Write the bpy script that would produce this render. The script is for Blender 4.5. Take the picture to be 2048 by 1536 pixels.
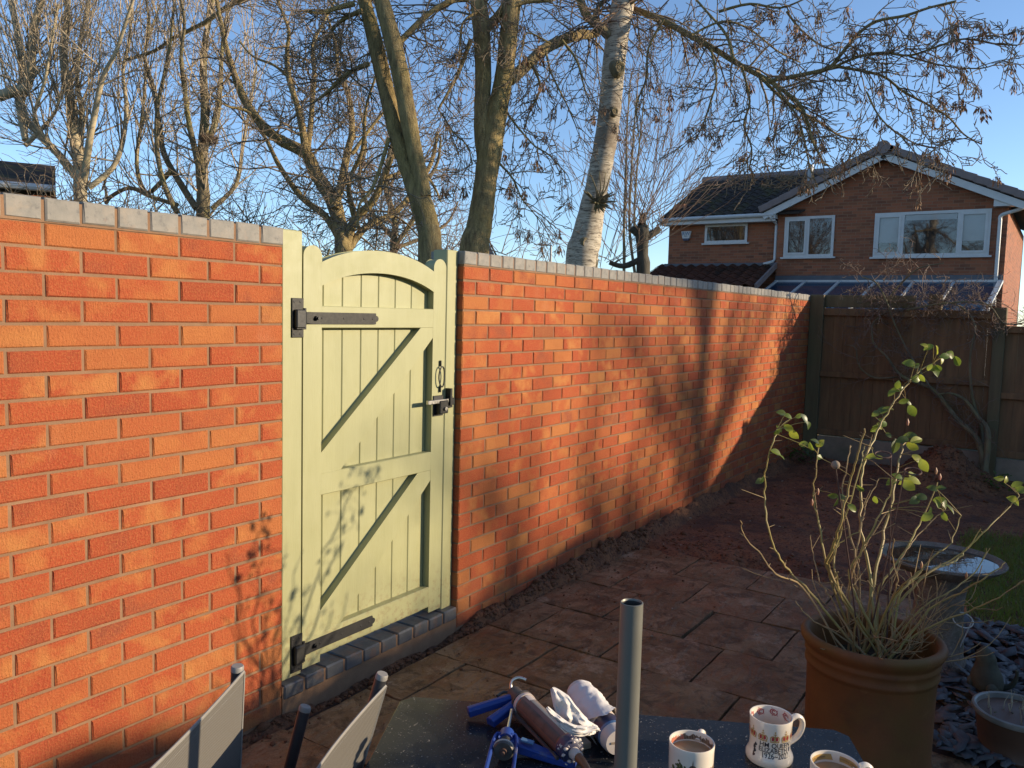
import bpy, bmesh, math, random
import numpy as np
from mathutils import Vector, Matrix

# ------------------------------------------------------------------ clear
for o in list(bpy.data.objects): bpy.data.objects.remove(o, do_unlink=True)
scene = bpy.context.scene
COL = scene.collection

# ------------------------------------------------------------------ camera
CAM = np.array([-2.157, -2.518, 1.646])
CR = np.array([0.5577, -0.8297, 0.0254]); CU = np.array([0.0565, 0.0685, 0.9961]); CF = np.array([0.8282, 0.5540, -0.0856])
CF /= np.linalg.norm(CF); CR -= CF*CR.dot(CF); CR /= np.linalg.norm(CR); CU = np.cross(CR, CF)
FPX = 1644.55
cam = bpy.data.cameras.new('camera'); camo = bpy.data.objects.new('camera', cam); COL.objects.link(camo)
camo.matrix_world = Matrix(((CR[0], CU[0], -CF[0], CAM[0]), (CR[1], CU[1], -CF[1], CAM[1]), (CR[2], CU[2], -CF[2], CAM[2]), (0, 0, 0, 1)))
cam.sensor_width = 36; cam.lens = FPX/2048*36; cam.clip_start = 0.05; cam.clip_end = 3000
scene.camera = camo

# ------------------------------------------------------------------ light
SUN = Vector((1.0, -1.75, 0.48)).normalized()          # direction towards the sun (elevation about 13 degrees)
ELEV = math.asin(SUN.z); AZ = math.atan2(SUN.x, SUN.y)
world = bpy.data.worlds.new('World'); scene.world = world; world.use_nodes = True
wn = world.node_tree; wn.nodes.clear()
sky = wn.nodes.new('ShaderNodeTexSky'); sky.sky_type = 'NISHITA'; sky.sun_disc = False
sky.sun_elevation = ELEV; sky.sun_rotation = AZ
sky.altitude = 0; sky.air_density = 0.72; sky.dust_density = 0.25; sky.ozone_density = 2.4
bg = wn.nodes.new('ShaderNodeBackground'); bg.inputs['Strength'].default_value = 0.15
wo = wn.nodes.new('ShaderNodeOutputWorld')
wn.links.new(sky.outputs[0], bg.inputs[0]); wn.links.new(bg.outputs[0], wo.inputs[0])
sl = bpy.data.lights.new('sun', 'SUN'); sl.energy = 4.0; sl.angle = math.radians(0.6); sl.color = (1.0, 0.82, 0.58)
so = bpy.data.objects.new('sun', sl); COL.objects.link(so); so.location = (12, -14, 9)
so.rotation_euler = SUN.to_track_quat('Z', 'Y').to_euler()
scene.view_settings.view_transform = 'Standard'; scene.view_settings.look = 'None'
scene.view_settings.exposure = 0.75; scene.view_settings.gamma = 1; scene.view_settings.use_curve_mapping = False

# ------------------------------------------------------------------ helpers
RNG = random.Random(7)
def ray(x, y): return CF + CR*(x-1024)/FPX - CU*(y-768)/FPX
def at(x, y, dep): return CAM + ray(x, y)*dep           # a point seen in the photograph at its own distance
def onz(x, y, z):
    d = ray(x, y); return CAM + d*((z-CAM[2])/d[2])
def onx(x, y, X):
    d = ray(x, y); return CAM + d*((X-CAM[0])/d[0])

def nrm(v):
    v = np.asarray(v, float); return v/(np.linalg.norm(v)+1e-12)
def smooth(pts, k=4):
    P = [np.asarray(p, float) for p in pts]
    if len(P) < 3: return P
    out = []
    for i in range(len(P)-1):
        p0 = P[max(i-1, 0)]; p1 = P[i]; p2 = P[i+1]; p3 = P[min(i+2, len(P)-1)]
        for j in range(k):
            t = j/k
            out.append(.5*((2*p1)+(-p0+p2)*t+(2*p0-5*p1+4*p2-p3)*t*t+(-p0+3*p1-3*p2+p3)*t**3))
    out.append(P[-1]); return out

class MB:
    def __init__(s): s.v = []; s.f = []
    def add(s, vs, fs):
        b = len(s.v); s.v += [tuple(map(float, p)) for p in vs]; s.f += [tuple(i+b for i in f) for f in fs]; return s
    def box(s, x0, x1, y0, y1, z0, z1, ch=0.0, jit=0.0):
        lo = (min(x0, x1), min(y0, y1), min(z0, z1)); hi = (max(x0, x1), max(y0, y1), max(z0, z1))
        if ch <= 0:
            vs = [(hi[0] if i & 1 else lo[0], hi[1] if i & 2 else lo[1], hi[2] if i & 4 else lo[2]) for i in range(8)]
            return s.add(vs, [(0, 2, 3, 1), (4, 5, 7, 6), (0, 1, 5, 4), (2, 6, 7, 3), (0, 4, 6, 2), (1, 3, 7, 5)])
        vs = []; idx = {}
        for i in range(8):
            for a in range(3):
                p = []
                for b in range(3):
                    h = (i >> b) & 1
                    c = hi[b] if h else lo[b]
                    if b != a: c += (-ch if h else ch)
                    p.append(c + (RNG.uniform(-jit, jit) if jit else 0))
                idx[(i, a)] = len(vs); vs.append(p)
        fs = []
        for a in range(3):
            b, c = (a+1) % 3, (a+2) % 3
            for h in (0, 1):
                base = h << a
                q = [base, base | (1 << b), base | (1 << b) | (1 << c), base | (1 << c)]
                fs.append(tuple(idx[(k, a)] for k in (q if h else q[::-1])))
        for a in range(3):
            b, c = (a+1) % 3, (a+2) % 3
            for hb in (0, 1):
                for hc in (0, 1):
                    k0 = (hb << b) | (hc << c); k1 = k0 | (1 << a)
                    fs.append((idx[(k0, b)], idx[(k1, b)], idx[(k1, c)], idx[(k0, c)]))
        for i in range(8): fs.append((idx[(i, 0)], idx[(i, 1)], idx[(i, 2)]))
        return s.add(vs, fs)
    def obox(s, c, ax, ay, az, sx, sy, sz, ch=0.0):
        m = MB().box(-sx/2, sx/2, -sy/2, sy/2, -sz/2, sz/2, ch)
        c = np.asarray(c, float); ax, ay, az = nrm(ax), nrm(ay), nrm(az)
        return s.add([c+ax*p[0]+ay*p[1]+az*p[2] for p in m.v], m.f)
    def tube(s, pts, r, n=8, caps=True, flat=1.0):
        P = [np.asarray(p, float) for p in pts]
        R = r if hasattr(r, '__len__') else [r]*len(P)
        up = None; vs = []; fs = []
        for i, p in enumerate(P):
            t = nrm(P[min(i+1, len(P)-1)]-P[max(i-1, 0)])
            if up is None:
                up = np.cross(t, [0, 0, 1.0])
                if np.linalg.norm(up) < .05: up = np.cross(t, [0, 1.0, 0])
            up = nrm(up - t*up.dot(t)); w = np.cross(t, up)
            for k in range(n):
                a = 2*math.pi*k/n; vs.append(p+R[i]*(math.cos(a)*up*flat+math.sin(a)*w))
        m = len(P)
        for i in range(m-1):
            for k in range(n):
                k2 = (k+1) % n; fs.append((i*n+k, i*n+k2, (i+1)*n+k2, (i+1)*n+k))
        if caps: fs.append(tuple(range(n))[::-1]); fs.append(tuple((m-1)*n+k for k in range(n)))
        return s.add(vs, fs)
    def lathe(s, prof, n=32, c=(0, 0, 0), wob=None, cap=True):
        vs = []; fs = []; m = len(prof)
        for i, (r, z) in enumerate(prof):
            for k in range(n):
                a = 2*math.pi*k/n; rr = r*(1+(wob(a, z) if wob else 0)); vs.append((c[0]+rr*math.cos(a), c[1]+rr*math.sin(a), c[2]+z))
        for i in range(m-1):
            for k in range(n):
                k2 = (k+1) % n; fs.append((i*n+k, i*n+k2, (i+1)*n+k2, (i+1)*n+k))
        if cap and prof[0][0] > 1e-5: fs.append(tuple(range(n))[::-1])
        if cap and prof[-1][0] > 1e-5: fs.append(tuple((m-1)*n+k for k in range(n)))
        return s.add(vs, fs)
    def prism(s, poly, y0, y1, fn=lambda a, b, d: (a, d, b)):
        n = len(poly); vs = [fn(a, b, y0) for a, b in poly]+[fn(a, b, y1) for a, b in poly]
        fs = [tuple(range(n)), tuple(range(n, 2*n))[::-1]]+[(i, (i+1) % n, n+(i+1) % n, n+i) for i in range(n)]
        return s.add(vs, fs)
    def sphere(s, c, r, n=10, m=7, sc=(1, 1, 1)):
        prof = [(r*math.sin(math.pi*i/m)+(1e-6), -r*math.cos(math.pi*i/m)) for i in range(m+1)]
        t = MB().lathe(prof, n); return s.add([(c[0]+p[0]*sc[0], c[1]+p[1]*sc[1], c[2]+p[2]*sc[2]) for p in t.v], t.f)
    def mesh(s, name, mat, sm=False, weld=False, bevel=0):
        me = bpy.data.meshes.new(name); me.from_pydata(s.v, [], s.f)
        bm = bmesh.new(); bm.from_mesh(me)
        if weld: bmesh.ops.remove_doubles(bm, verts=bm.verts, dist=1e-5)
        if bevel: bmesh.ops.bevel(bm, geom=[e for e in bm.edges if len(e.link_faces) == 2 and e.calc_face_angle(0) > .6], offset=bevel, segments=1, affect='EDGES')
        bmesh.ops.recalc_face_normals(bm, faces=bm.faces)
        if sm:
            for f in bm.faces: f.smooth = True
            for e in bm.edges:
                if len(e.link_faces) == 2 and e.calc_face_angle(0) > .75: e.smooth = False
        bm.to_mesh(me); bm.free(); me.materials.append(mat); return me
    def build(s, name, mat, parent=None, sm=False, weld=False, bevel=0):
        return link(name, s.mesh(name, mat, sm, weld, bevel), parent)

LOC = {}
def link(name, me, parent=None, loc=(0, 0, 0)):
    o = bpy.data.objects.new(name, me); COL.objects.link(o); o.location = loc
    if parent is not None:
        o.parent = parent
        o.matrix_parent_inverse = Matrix.Translation(-Vector(LOC.get(parent.name, (0, 0, 0))))
    LOC[o.name] = tuple(loc) if parent is None else tuple(loc)
    return o
def thing(name, label, cat, loc=(0, 0, 0), group=None):
    o = bpy.data.objects.new(name, None); COL.objects.link(o); o.location = [float(c) for c in loc]; o.empty_display_size = .1
    LOC[o.name] = tuple(float(c) for c in loc)
    return tag(o, label, cat, group)
def tag(o, label=None, cat=None, group=None, kind=None):
    if label: o['label'] = label
    if cat: o['category'] = cat
    if group: o['group'] = group
    if kind: o['kind'] = kind
    return o
def np_mesh(name, V, F, mat, parent=None, sm=False):
    V = np.asarray(V, np.float32); F = np.asarray(F, np.int32); k = F.shape[1]
    me = bpy.data.meshes.new(name); me.vertices.add(len(V)); me.vertices.foreach_set('co', V.ravel())
    me.loops.add(F.size); me.loops.foreach_set('vertex_index', F.ravel())
    me.polygons.add(len(F)); me.polygons.foreach_set('loop_start', np.arange(0, F.size, k, dtype=np.int32))
    if sm: me.polygons.foreach_set('use_smooth', np.ones(len(F), bool))
    me.update(calc_edges=True); me.validate(); me.materials.append(mat)
    return link(name, me, parent)
def build_segs(name, segs, mat, parent, n=4):
    S = np.array([(*a, *b, c, d) for a, b, c, d in segs], float)
    p0, p1, r0, r1 = S[:, 0:3], S[:, 3:6], S[:, 6], S[:, 7]
    t = p1-p0; t /= (np.linalg.norm(t, axis=1)[:, None]+1e-9)
    h = np.where(np.abs(t[:, 2:3]) > .9, np.array([[1., 0, 0]]), np.array([[0, 0, 1.]]))
    u = np.cross(t, h); u /= np.linalg.norm(u, axis=1)[:, None]; w = np.cross(t, u)
    V = np.zeros((len(S), 2*n, 3))
    for k in range(n):
        a = 2*math.pi*k/n; d = math.cos(a)*u+math.sin(a)*w
        V[:, k] = p0+d*r0[:, None]; V[:, n+k] = p1+d*r1[:, None]
    F = np.zeros((len(S), n, 4), np.int64); b = (np.arange(len(S))*2*n)
    for k in range(n):
        k2 = (k+1) % n
        F[:, k, 0] = b+k; F[:, k, 1] = b+k2; F[:, k, 2] = b+n+k2; F[:, k, 3] = b+n+k
    return np_mesh(name, V.reshape(-1, 3), F.reshape(-1, 4), mat, parent, sm=True)

def vnoise(x, y, seed=0):
    xi = np.floor(x).astype(int); yi = np.floor(y).astype(int); fx = x-xi; fy = y-yi
    fx = fx*fx*(3-2*fx); fy = fy*fy*(3-2*fy)
    def h(a, b):
        n = (a*374761393+b*668265263+seed*1442695041) & 0xffffffff
        n = ((n ^ (n >> 13))*1274126177) & 0xffffffff
        return ((n ^ (n >> 16)) & 0xffff)/65535.0
    return (h(xi, yi)*(1-fx)+h(xi+1, yi)*fx)*(1-fy)+(h(xi, yi+1)*(1-fx)+h(xi+1, yi+1)*fx)*fy
def fbm(x, y, o=4, seed=0):
    s = 0; a = .5
    for i in range(o): s = s+a*vnoise(x*2**i, y*2**i, seed+i); a *= .5
    return s

# ------------------------------------------------------------------ materials
class NT:
    def __init__(s, name):
        s.m = bpy.data.materials.new(name); s.m.use_nodes = True; s.t = s.m.node_tree; s.t.nodes.clear()
        s.out = s.t.nodes.new('ShaderNodeOutputMaterial'); s.b = s.t.nodes.new('ShaderNodeBsdfPrincipled')
        s.t.links.new(s.b.outputs[0], s.out.inputs[0])
        s.pos = s.t.nodes.new('ShaderNodeNewGeometry').outputs['Position']
    def put(s, sock, v):
        if hasattr(v, 'is_output') or isinstance(v, bpy.types.NodeSocket): s.t.links.new(v, sock)
        else:
            if hasattr(sock.default_value, '__len__') and len(sock.default_value) == 4 and len(v) == 3: v = (*v, 1)
            sock.default_value = v
    def set(s, **k):
        for a, v in k.items(): s.put(s.b.inputs[a.replace('_', ' ')], v)
    def math(s, op, a, b=0.0, c=None, clamp=False):
        n = s.t.nodes.new('ShaderNodeMath'); n.operation = op; n.use_clamp = clamp
        s.put(n.inputs[0], a); s.put(n.inputs[1], b)
        if c is not None: s.put(n.inputs[2], c)
        return n.outputs[0]
    def scale(s, v, sc):
        n = s.t.nodes.new('ShaderNodeVectorMath'); n.operation = 'MULTIPLY'; s.put(n.inputs[0], v); n.inputs[1].default_value = sc; return n.outputs[0]
    def addv(s, v, sc):
        n = s.t.nodes.new('ShaderNodeVectorMath'); n.operation = 'ADD'; s.put(n.inputs[0], v); s.put(n.inputs[1], sc); return n.outputs[0]
    def noise(s, sc, detail=4, rough=.6, vec=None, dist=0, off=0):
        n = s.t.nodes.new('ShaderNodeTexNoise'); n.inputs['Scale'].default_value = sc; n.inputs['Detail'].default_value = detail
        n.inputs['Roughness'].default_value = rough; n.inputs['Distortion'].default_value = dist
        v = vec if vec is not None else s.pos
        if off: v = s.addv(v, (off, off*1.3, -off))
        s.t.links.new(v, n.inputs['Vector']); return n.outputs['Fac']
    def voro(s, sc, vec=None, feat='F1', out='Distance'):
        n = s.t.nodes.new('ShaderNodeTexVoronoi'); n.feature = feat; n.inputs['Scale'].default_value = sc
        s.t.links.new(vec if vec is not None else s.pos, n.inputs['Vector']); return n.outputs[out]
    def rng(s, f, a, b, c=0., d=1.):
        n = s.t.nodes.new('ShaderNodeMapRange'); s.put(n.inputs[0], f)
        for i, v in enumerate((a, b, c, d)): n.inputs[i+1].default_value = v
        return n.outputs[0]
    def mix(s, f, a, b, mode='MIX'):
        n = s.t.nodes.new('ShaderNodeMix'); n.data_type = 'RGBA'; n.blend_type = mode
        s.put(n.inputs[0], f); s.put(n.inputs[6], a); s.put(n.inputs[7], b); return n.outputs[2]
    def ramp(s, f, stops, interp='LINEAR'):
        n = s.t.nodes.new('ShaderNodeValToRGB'); e = n.color_ramp.elements; n.color_ramp.interpolation = interp
        while len(e) < len(stops): e.new(.5)
        for i, (p, c) in enumerate(stops): e[i].position = p; e[i].color = (*c, 1)
        s.put(n.inputs[0], f); return n.outputs[0]
    def bump(s, h, strength=.5, dist=.01):
        n = s.t.nodes.new('ShaderNodeBump'); n.inputs['Strength'].default_value = strength; n.inputs['Distance'].default_value = dist
        s.put(n.inputs['Height'], h); s.t.links.new(n.outputs[0], s.b.inputs['Normal'])
    def sep(s, v=None):
        n = s.t.nodes.new('ShaderNodeSeparateXYZ'); s.t.links.new(v if v is not None else s.pos, n.inputs[0]); return n.outputs
    def comb(s, x, y, z):
        n = s.t.nodes.new('ShaderNodeCombineXYZ'); s.put(n.inputs[0], x); s.put(n.inputs[1], y); s.put(n.inputs[2], z); return n.outputs[0]
    def white(s, v):
        n = s.t.nodes.new('ShaderNodeTexWhiteNoise'); s.t.links.new(v, n.inputs[0]); return n.outputs['Value']

def surf(name, c1, c2, sc=8, rough=.7, r2=None, bs=40, bst=.3, bd=.004, stretch=None, metal=0, dirt=None, spec=None, coat=0, detail=5, stain=None):
    t = NT(name); vec = t.scale(t.pos, stretch) if stretch else None
    f = t.rng(t.noise(sc, detail, .6, vec), .3, .7)
    c = t.mix(f, c1, c2)
    if stain:
        for (ss, lo, hi, col, amt) in stain: c = t.mix(t.rng(t.noise(ss, 6, .65, off=3.1*ss), lo, hi, 0, amt), c, col)
    t.set(Base_Color=c, Metallic=metal)
    t.set(Roughness=t.rng(t.noise(sc*2.3, 4, .6, vec), .3, .7, rough, r2 if r2 is not None else rough))
    if spec is not None: t.b.inputs['Specular IOR Level'].default_value = spec
    if coat: t.b.inputs['Coat Weight'].default_value = coat
    if bst: t.bump(t.noise(bs, 6, .65, vec), bst, bd)
    return t.m

UR = 1.149                                              # where the right-hand wall starts
def brick_mat(name, x0, dirt=True):
    t = NT(name); X, Y, Z = t.sep()
    row = t.math('FLOOR', t.math('DIVIDE', t.math('SUBTRACT', 1.88, Z), .075))
    par = t.math('MULTIPLY', t.math('FLOORED_MODULO', row, 2.0), .5)
    cell = t.math('FLOOR', t.math('ADD', t.math('DIVIDE', t.math('SUBTRACT', X, x0), .225), par))
    id2 = t.comb(cell, row, 3.7)
    r = t.white(id2); r2 = t.white(t.addv(id2, (11.3, 5.1, 1.7)))
    base = t.ramp(r, [(0, (.35, .064, .026)), (.3, (.39, .077, .029)), (.58, (.39, .084, .031)), (.74, (.41, .108, .037)), (.86, (.43, .150, .046)), (.96, (.42, .155, .048)), (.985, (.28, .085, .036)), (1, (.26, .08, .038))])
    shift = t.addv(t.pos, t.scale(id2, (1.7, 2.3, 0)))
    n1 = t.noise(9, 3, .55, shift)
    c = t.mix(t.rng(n1, .46, .66, 0, .85), base, t.ramp(r2, [(0, (.50, .215, .065)), (.5, (.46, .15, .045)), (.75, (.31, .06, .025)), (1, (.25, .072, .04))]))
    sp = t.noise(160, 4, .7)
    c = t.mix(t.rng(sp, .46, .62, 0, .42), c, (.49, .18, .062))
    c = t.mix(t.rng(t.noise(120, 5, .75, off=4), .58, .66, 0, .4), c, (.20, .052, .024))
    if dirt:
        low = t.math('MULTIPLY', t.rng(Z, .02, .34, 1, 0), t.rng(t.noise(7, 5, .65, off=9), .35, .65))
        c = t.mix(t.math('MULTIPLY', low, .6), c, (.19, .095, .055))
        c = t.mix(t.rng(t.noise(2.3, 6, .7, off=2), .60, .78, 0, .25), c, (.56, .30, .17))
    t.set(Base_Color=c, Roughness=.88); t.b.inputs['Specular IOR Level'].default_value = .25
    drag = t.noise(75, 6, .72, t.scale(t.pos, (1.8, 1, .7)))
    t.bump(t.math('ADD', t.math('MULTIPLY', sp, .7), t.math('MULTIPLY', drag, 1.0)), 1.0, .006)
    return t.m

def house_brick(name, horiz='y'):
    t = NT(name); X, Y, Z = t.sep(); H = Y if horiz == 'y' else X
    n = t.t.nodes.new('ShaderNodeTexBrick'); n.offset = .5
    t.t.links.new(t.comb(H, Z, 0.0), n.inputs['Vector'])
    n.inputs['Scale'].default_value = 1; n.inputs['Brick Width'].default_value = .225; n.inputs['Row Height'].default_value = .075
    n.inputs['Mortar Size'].default_value = .006; n.inputs['Bias'].default_value = -.1
    n.inputs['Color1'].default_value = (.34, .105, .05, 1); n.inputs['Color2'].default_value = (.12, .044, .026, 1); n.inputs['Mortar'].default_value = (.24, .15, .095, 1)
    c = t.mix(t.rng(t.noise(3, 4, .6, t.comb(t.math('MULTIPLY', H, .6), t.math('MULTIPLY', Z, 3.0), 0.0)), .35, .7, 0, .6), n.outputs['Color'], (.31, .125, .055))
    t.set(Base_Color=c, Roughness=.9); t.bump(n.outputs['Fac'], -.6, .01); return t.m

MT = {}
MT['brick_l'] = brick_mat('brick_left', 0.0); MT['brick_r'] = brick_mat('brick_right', UR)
MT['mortar'] = surf('mortar', (.255, .150, .084), (.20, .112, .062), 14, .95, bs=180, bst=.6, bd=.003, stain=[(5, .5, .7, (.36, .20, .11), .5)])
MT['blue_brick'] = surf('blue_brick', (.19, .18, .16), (.27, .245, .21), 22, .75, bs=120, bst=.35, bd=.002, stain=[(45, .55, .7, (.115, .11, .105), .75), (9, .56, .7, (.33, .26, .19), .55), (6, .62, .74, (.36, .20, .11), .5)])
MT['sill_brick'] = surf('sill_brick', (.055, .06, .068), (.09, .092, .098), 18, .5, .7, bs=90, bst=.3, bd=.002, stain=[(14, .52, .7, (.17, .09, .055), .7)])
def gate_paint():
    t = NT('gate_paint'); X, Y, Z = t.sep()
    c = t.mix(t.rng(t.noise(5, 5, .6, t.scale(t.pos, (3, 3, .5))), .3, .7), (.31, .305, .15), (.345, .338, .172))
    c = t.mix(t.rng(t.noise(26, 5, .7, t.scale(t.pos, (2.5, 1, .35))), .56, .72, 0, .35), c, (.262, .255, .115))           # brush marks
    c = t.mix(t.rng(t.noise(3.2, 6, .7, off=4), .52, .72, 0, .35), c, (.355, .348, .19))
    low = t.math('MULTIPLY', t.rng(Z, .12, .42, 1, 0), t.rng(t.noise(34, 5, .75, off=7), .50, .62))
    c = t.mix(t.math('MULTIPLY', low, .65), c, (.19, .115, .05))                                                          # mud splashes
    t.set(Base_Color=c, Roughness=t.rng(t.noise(14, 4, .6), .3, .7, .42, .6))
    t.bump(t.math('ADD', t.noise(60, 5, .65, t.scale(t.pos, (4, 3, .25))), t.math('MULTIPLY', t.noise(7, 4, .6, t.scale(t.pos, (3, 3, .3))), .6)), .25, .003)
    return t.m
MT['gate'] = gate_paint()
MT['black_iron'] = surf('black_iron', (.015, .015, .015), (.032, .031, .028), 60, .38, .6, bs=200, bst=.25, bd=.001, metal=.55)
MT['dark_iron'] = surf('dark_iron', (.006, .006, .007), (.013, .013, .013), 40, .45, .6, bs=150, bst=.2, bd=.001)
MT['chrome'] = surf('bright_steel', (.62, .60, .56), (.5, .48, .45), 30, .25, .4, bst=0, metal=1)
MT['soil'] = surf('soil', (.26, .105, .040), (.14, .054, .021), 7, .95, bs=45, bst=.9, bd=.012, stain=[(30, .55, .75, (.24, .12, .06), .7), (55, .52, .60, (.035, .016, .009), .85), (2.5, .5, .62, (.07, .032, .017), .8), (14, .55, .65, (.05, .024, .013), .7)])
MT['clod'] = surf('clod', (.17, .072, .03), (.10, .042, .018), 18, .95, bs=80, bst=.8, bd=.006)
def paving():
    t = NT('paving'); X, Y, Z = t.sep()
    ob = t.t.nodes.new('ShaderNodeObjectInfo').outputs['Random']
    sh = t.addv(t.pos, t.comb(t.math('MULTIPLY', ob, 13.0), 0.0, 0.0))
    c = t.ramp(ob, [(0, (.185, .098, .042)), (.3, (.21, .118, .052)), (.55, (.175, .106, .05)), (.8, (.235, .136, .062)), (1, (.195, .102, .042))])
    c = t.mix(t.rng(t.noise(4.5, 7, .68, sh, .6), .46, .60, 0, .7), c, (.33, .205, .105))
    c = t.mix(t.rng(t.noise(7, 7, .72, sh, 1.2, off=5), .50, .60, 0, .72), c, (.06, .032, .014))
    c = t.mix(t.rng(t.noise(2.2, 6, .7, off=8), .52, .64, 0, .75), c, (.235, .095, .036))
    c = t.mix(t.rng(t.noise(3.3, 7, .78, off=17), .56, .66, 0, .7), c, (.46, .32, .20))
    c = t.mix(t.rng(t.noise(130, 3, .7), .66, .74, 0, .6), c, (.30, .21, .14))
    t.set(Base_Color=c, Roughness=t.rng(t.noise(5, 5, .65, sh), .35, .7, .45, .85)); t.b.inputs['Specular IOR Level'].default_value = .35
    h = t.math('ADD', t.noise(6, 8, .62, t.scale(sh, (1, 2.2, 1)), .8), t.math('MULTIPLY', t.noise(38, 6, .7), .35))
    t.bump(h, .95, .035); return t.m
MT['paving'] = paving()
MT['pav_joint'] = surf('joint_sand', (.039, .021, .013), (.023, .013, .009), 20, .95, bs=60, bst=.8, bd=.01)
MT['bark_green'] = surf('bark_green', (.480, .349, .146), (.146, .105, .047), 9, .9, bs=34, bst=1.0, bd=.035, stretch=(2.860, 2.860, .650), stain=[(1.6, .48, .7, (.28, .225, .055), .5), (9, .6, .75, (.40, .32, .19), .5)])
MT['bark_dark'] = surf('bark_dark', (.24, .19, .105), (.11, .088, .052), 6, .9, bs=26, bst=.8, bd=.02, stretch=(2, 2, .6), stain=[(1.4, .5, .7, (.350, .322, .098), .6)])
MT['bark_black'] = surf('bark_black', (.10, .085, .06), (.05, .043, .03), 6, .9, bs=26, bst=.8, bd=.02, stretch=(2, 2, .6))
MT['bark_pale'] = surf('bark_pale', (.52, .43, .28), (.26, .21, .13), 4, .85, bs=30, bst=.5, bd=.01, stain=[(1.8, .5, .7, (.2, .19, .07), .5)])
MT['twig'] = surf('twig', (.25, .185, .115), (.145, .108, .07), 3, .85, bst=0)
MT['twig_red'] = surf('twig_red', (.26, .175, .12), (.15, .10, .07), 3, .85, bst=0)
MT['twig_pale'] = surf('twig_pale', (.46, .37, .25), (.25, .195, .13), 3, .8, bst=0)
MT['seed'] = surf('ash_seeds', (.340, .187, .093), (.170, .093, .051), 20, .8, bst=0)
def birch():
    t = NT('birch_bark'); X, Y, Z = t.sep()
    v = t.scale(t.pos, (1.2, 1.2, 9))
    c = t.mix(t.rng(t.noise(3.2, 5, .6, v, .7), .35, .7), (.54, .47, .36), (.32, .265, .19))
    c = t.mix(t.rng(t.noise(7, 6, .7, t.scale(t.pos, (1.5, 1.5, 12)), .4, off=2), .53, .585, 0, .9), c, (.07, .05, .036))
    c = t.mix(t.rng(t.noise(2.4, 5, .7, off=6), .51, .60, 0, .8), c, (.20, .15, .10))
    t.set(Base_Color=c, Roughness=.75); t.bump(t.noise(9, 6, .65, t.scale(t.pos, (1.5, 1.5, 8))), .6, .012); return t.m
MT['birch'] = birch()
MT['fence'] = surf('fence_timber', (.255, .135, .058), (.14, .072, .032), 5, .85, bs=26, bst=.4, bd=.005, stretch=(3, 3, .35), stain=[(3, .55, .75, (.14, .115, .055), .5)])
MT['fence_post'] = surf('green_post', (.17, .125, .06), (.115, .085, .042), 5, .85, bs=26, bst=.4, bd=.005, stretch=(3, 3, .35), stain=[(3, .5, .7, (.12, .115, .05), .5)])
MT['concrete'] = surf('concrete', (.36, .27, .19), (.24, .18, .125), 6, .9, bs=50, bst=.5, bd=.005, stain=[(2.2, .5, .7, (.13, .12, .06), .6)])
MT['stone'] = surf('bath_stone', (.24, .19, .145), (.13, .10, .075), 16, .9, bs=38, bst=1.0, bd=.018, stain=[(70, .55, .7, (.42, .34, .27), .6), (4, .5, .7, (.10, .095, .04), .6)])
MT['statue'] = surf('statue_stone', (.10, .092, .058), (.06, .056, .036), 22, .8, bs=60, bst=.4, bd=.004)
MT['slate'] = surf('slate_chip', (.062, .060, .062), (.105, .10, .10), 7, .5, .75, bs=60, bst=.4, bd=.003, stain=[(5, .6, .75, (.12, .085, .065), .5)])
MT['terracotta'] = surf('terracotta', (.19, .070, .016), (.125, .045, .010), 5, .7, bs=60, bst=.3, bd=.003, stain=[(3.2, .46, .66, (.125, .070, .009), .8), (6, .56, .72, (.085, .03, .010), .6), (13, .62, .74, (.28, .14, .05), .4)])
MT['planter'] = surf('planter_glaze', (.13, .062, .033), (.085, .042, .024), 5, .45, .6, bs=50, bst=.2, bd=.002)
MT['planter_rim'] = surf('planter_rim', (.26, .245, .21), (.17, .155, .13), 20, .4, bst=.1)
MT['compost'] = surf('compost', (.030, .020, .010), (.050, .033, .016), 40, .95, bs=60, bst=1, bd=.02, stain=[(12, .48, .58, (.10, .105, .02), .85)])
MT['stem_green'] = surf('rose_stem', (.34, .29, .07), (.30, .19, .075), 5, .6, bs=120, bst=.2, bd=.002)
MT['stem_brown'] = surf('rose_stem_old', (.42, .29, .13), (.23, .15, .07), 9, .75, bs=120, bst=.3, bd=.003)
def leafmat(name, a, b):
    t = NT(name); c = t.mix(t.rng(t.noise(18, 4, .6), .35, .7), a, b)
    t.set(Base_Color=c, Roughness=.38); t.b.inputs['Specular IOR Level'].default_value = .5
    tr = t.t.nodes.new('ShaderNodeBsdfTranslucent'); t.put(tr.inputs[0], t.mix(.5, c, (.42, .50, .05)))
    mx = t.t.nodes.new('ShaderNodeMixShader'); mx.inputs[0].default_value = .45
    t.t.links.new(t.b.outputs[0], mx.inputs[1]); t.t.links.new(tr.outputs[0], mx.inputs[2]); t.t.links.new(mx.outputs[0], t.out.inputs[0])
    return t.m
MT['leaf'] = leafmat('rose_leaf', (.13, .20, .032), (.22, .28, .042)); MT['leaf_y'] = leafmat('rose_leaf_yellow', (.46, .44, .06), (.30, .34, .05))
MT['leaf_d'] = leafmat('dark_leaf', (.055, .10, .03), (.09, .135, .042)); MT['bud'] = surf('rose_bud', (.38, .10, .05), (.30, .16, .05), 40, .5, bst=0)
MT['grass'] = leafmat('grass_blade', (.090, .150, .033), (.165, .195, .053))
MT['lawn'] = surf('lawn_ground', (.056, .077, .024), (.098, .098, .039), 9, .95, bs=50, bst=.8, bd=.02)
MT['rust'] = surf('rusty_wire', (.12, .055, .035), (.07, .04, .03), 60, .8, bst=0)
MT['white_wire'] = surf('white_wire', (.55, .55, .5), (.4, .4, .36), 30, .6, bst=0)
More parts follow.
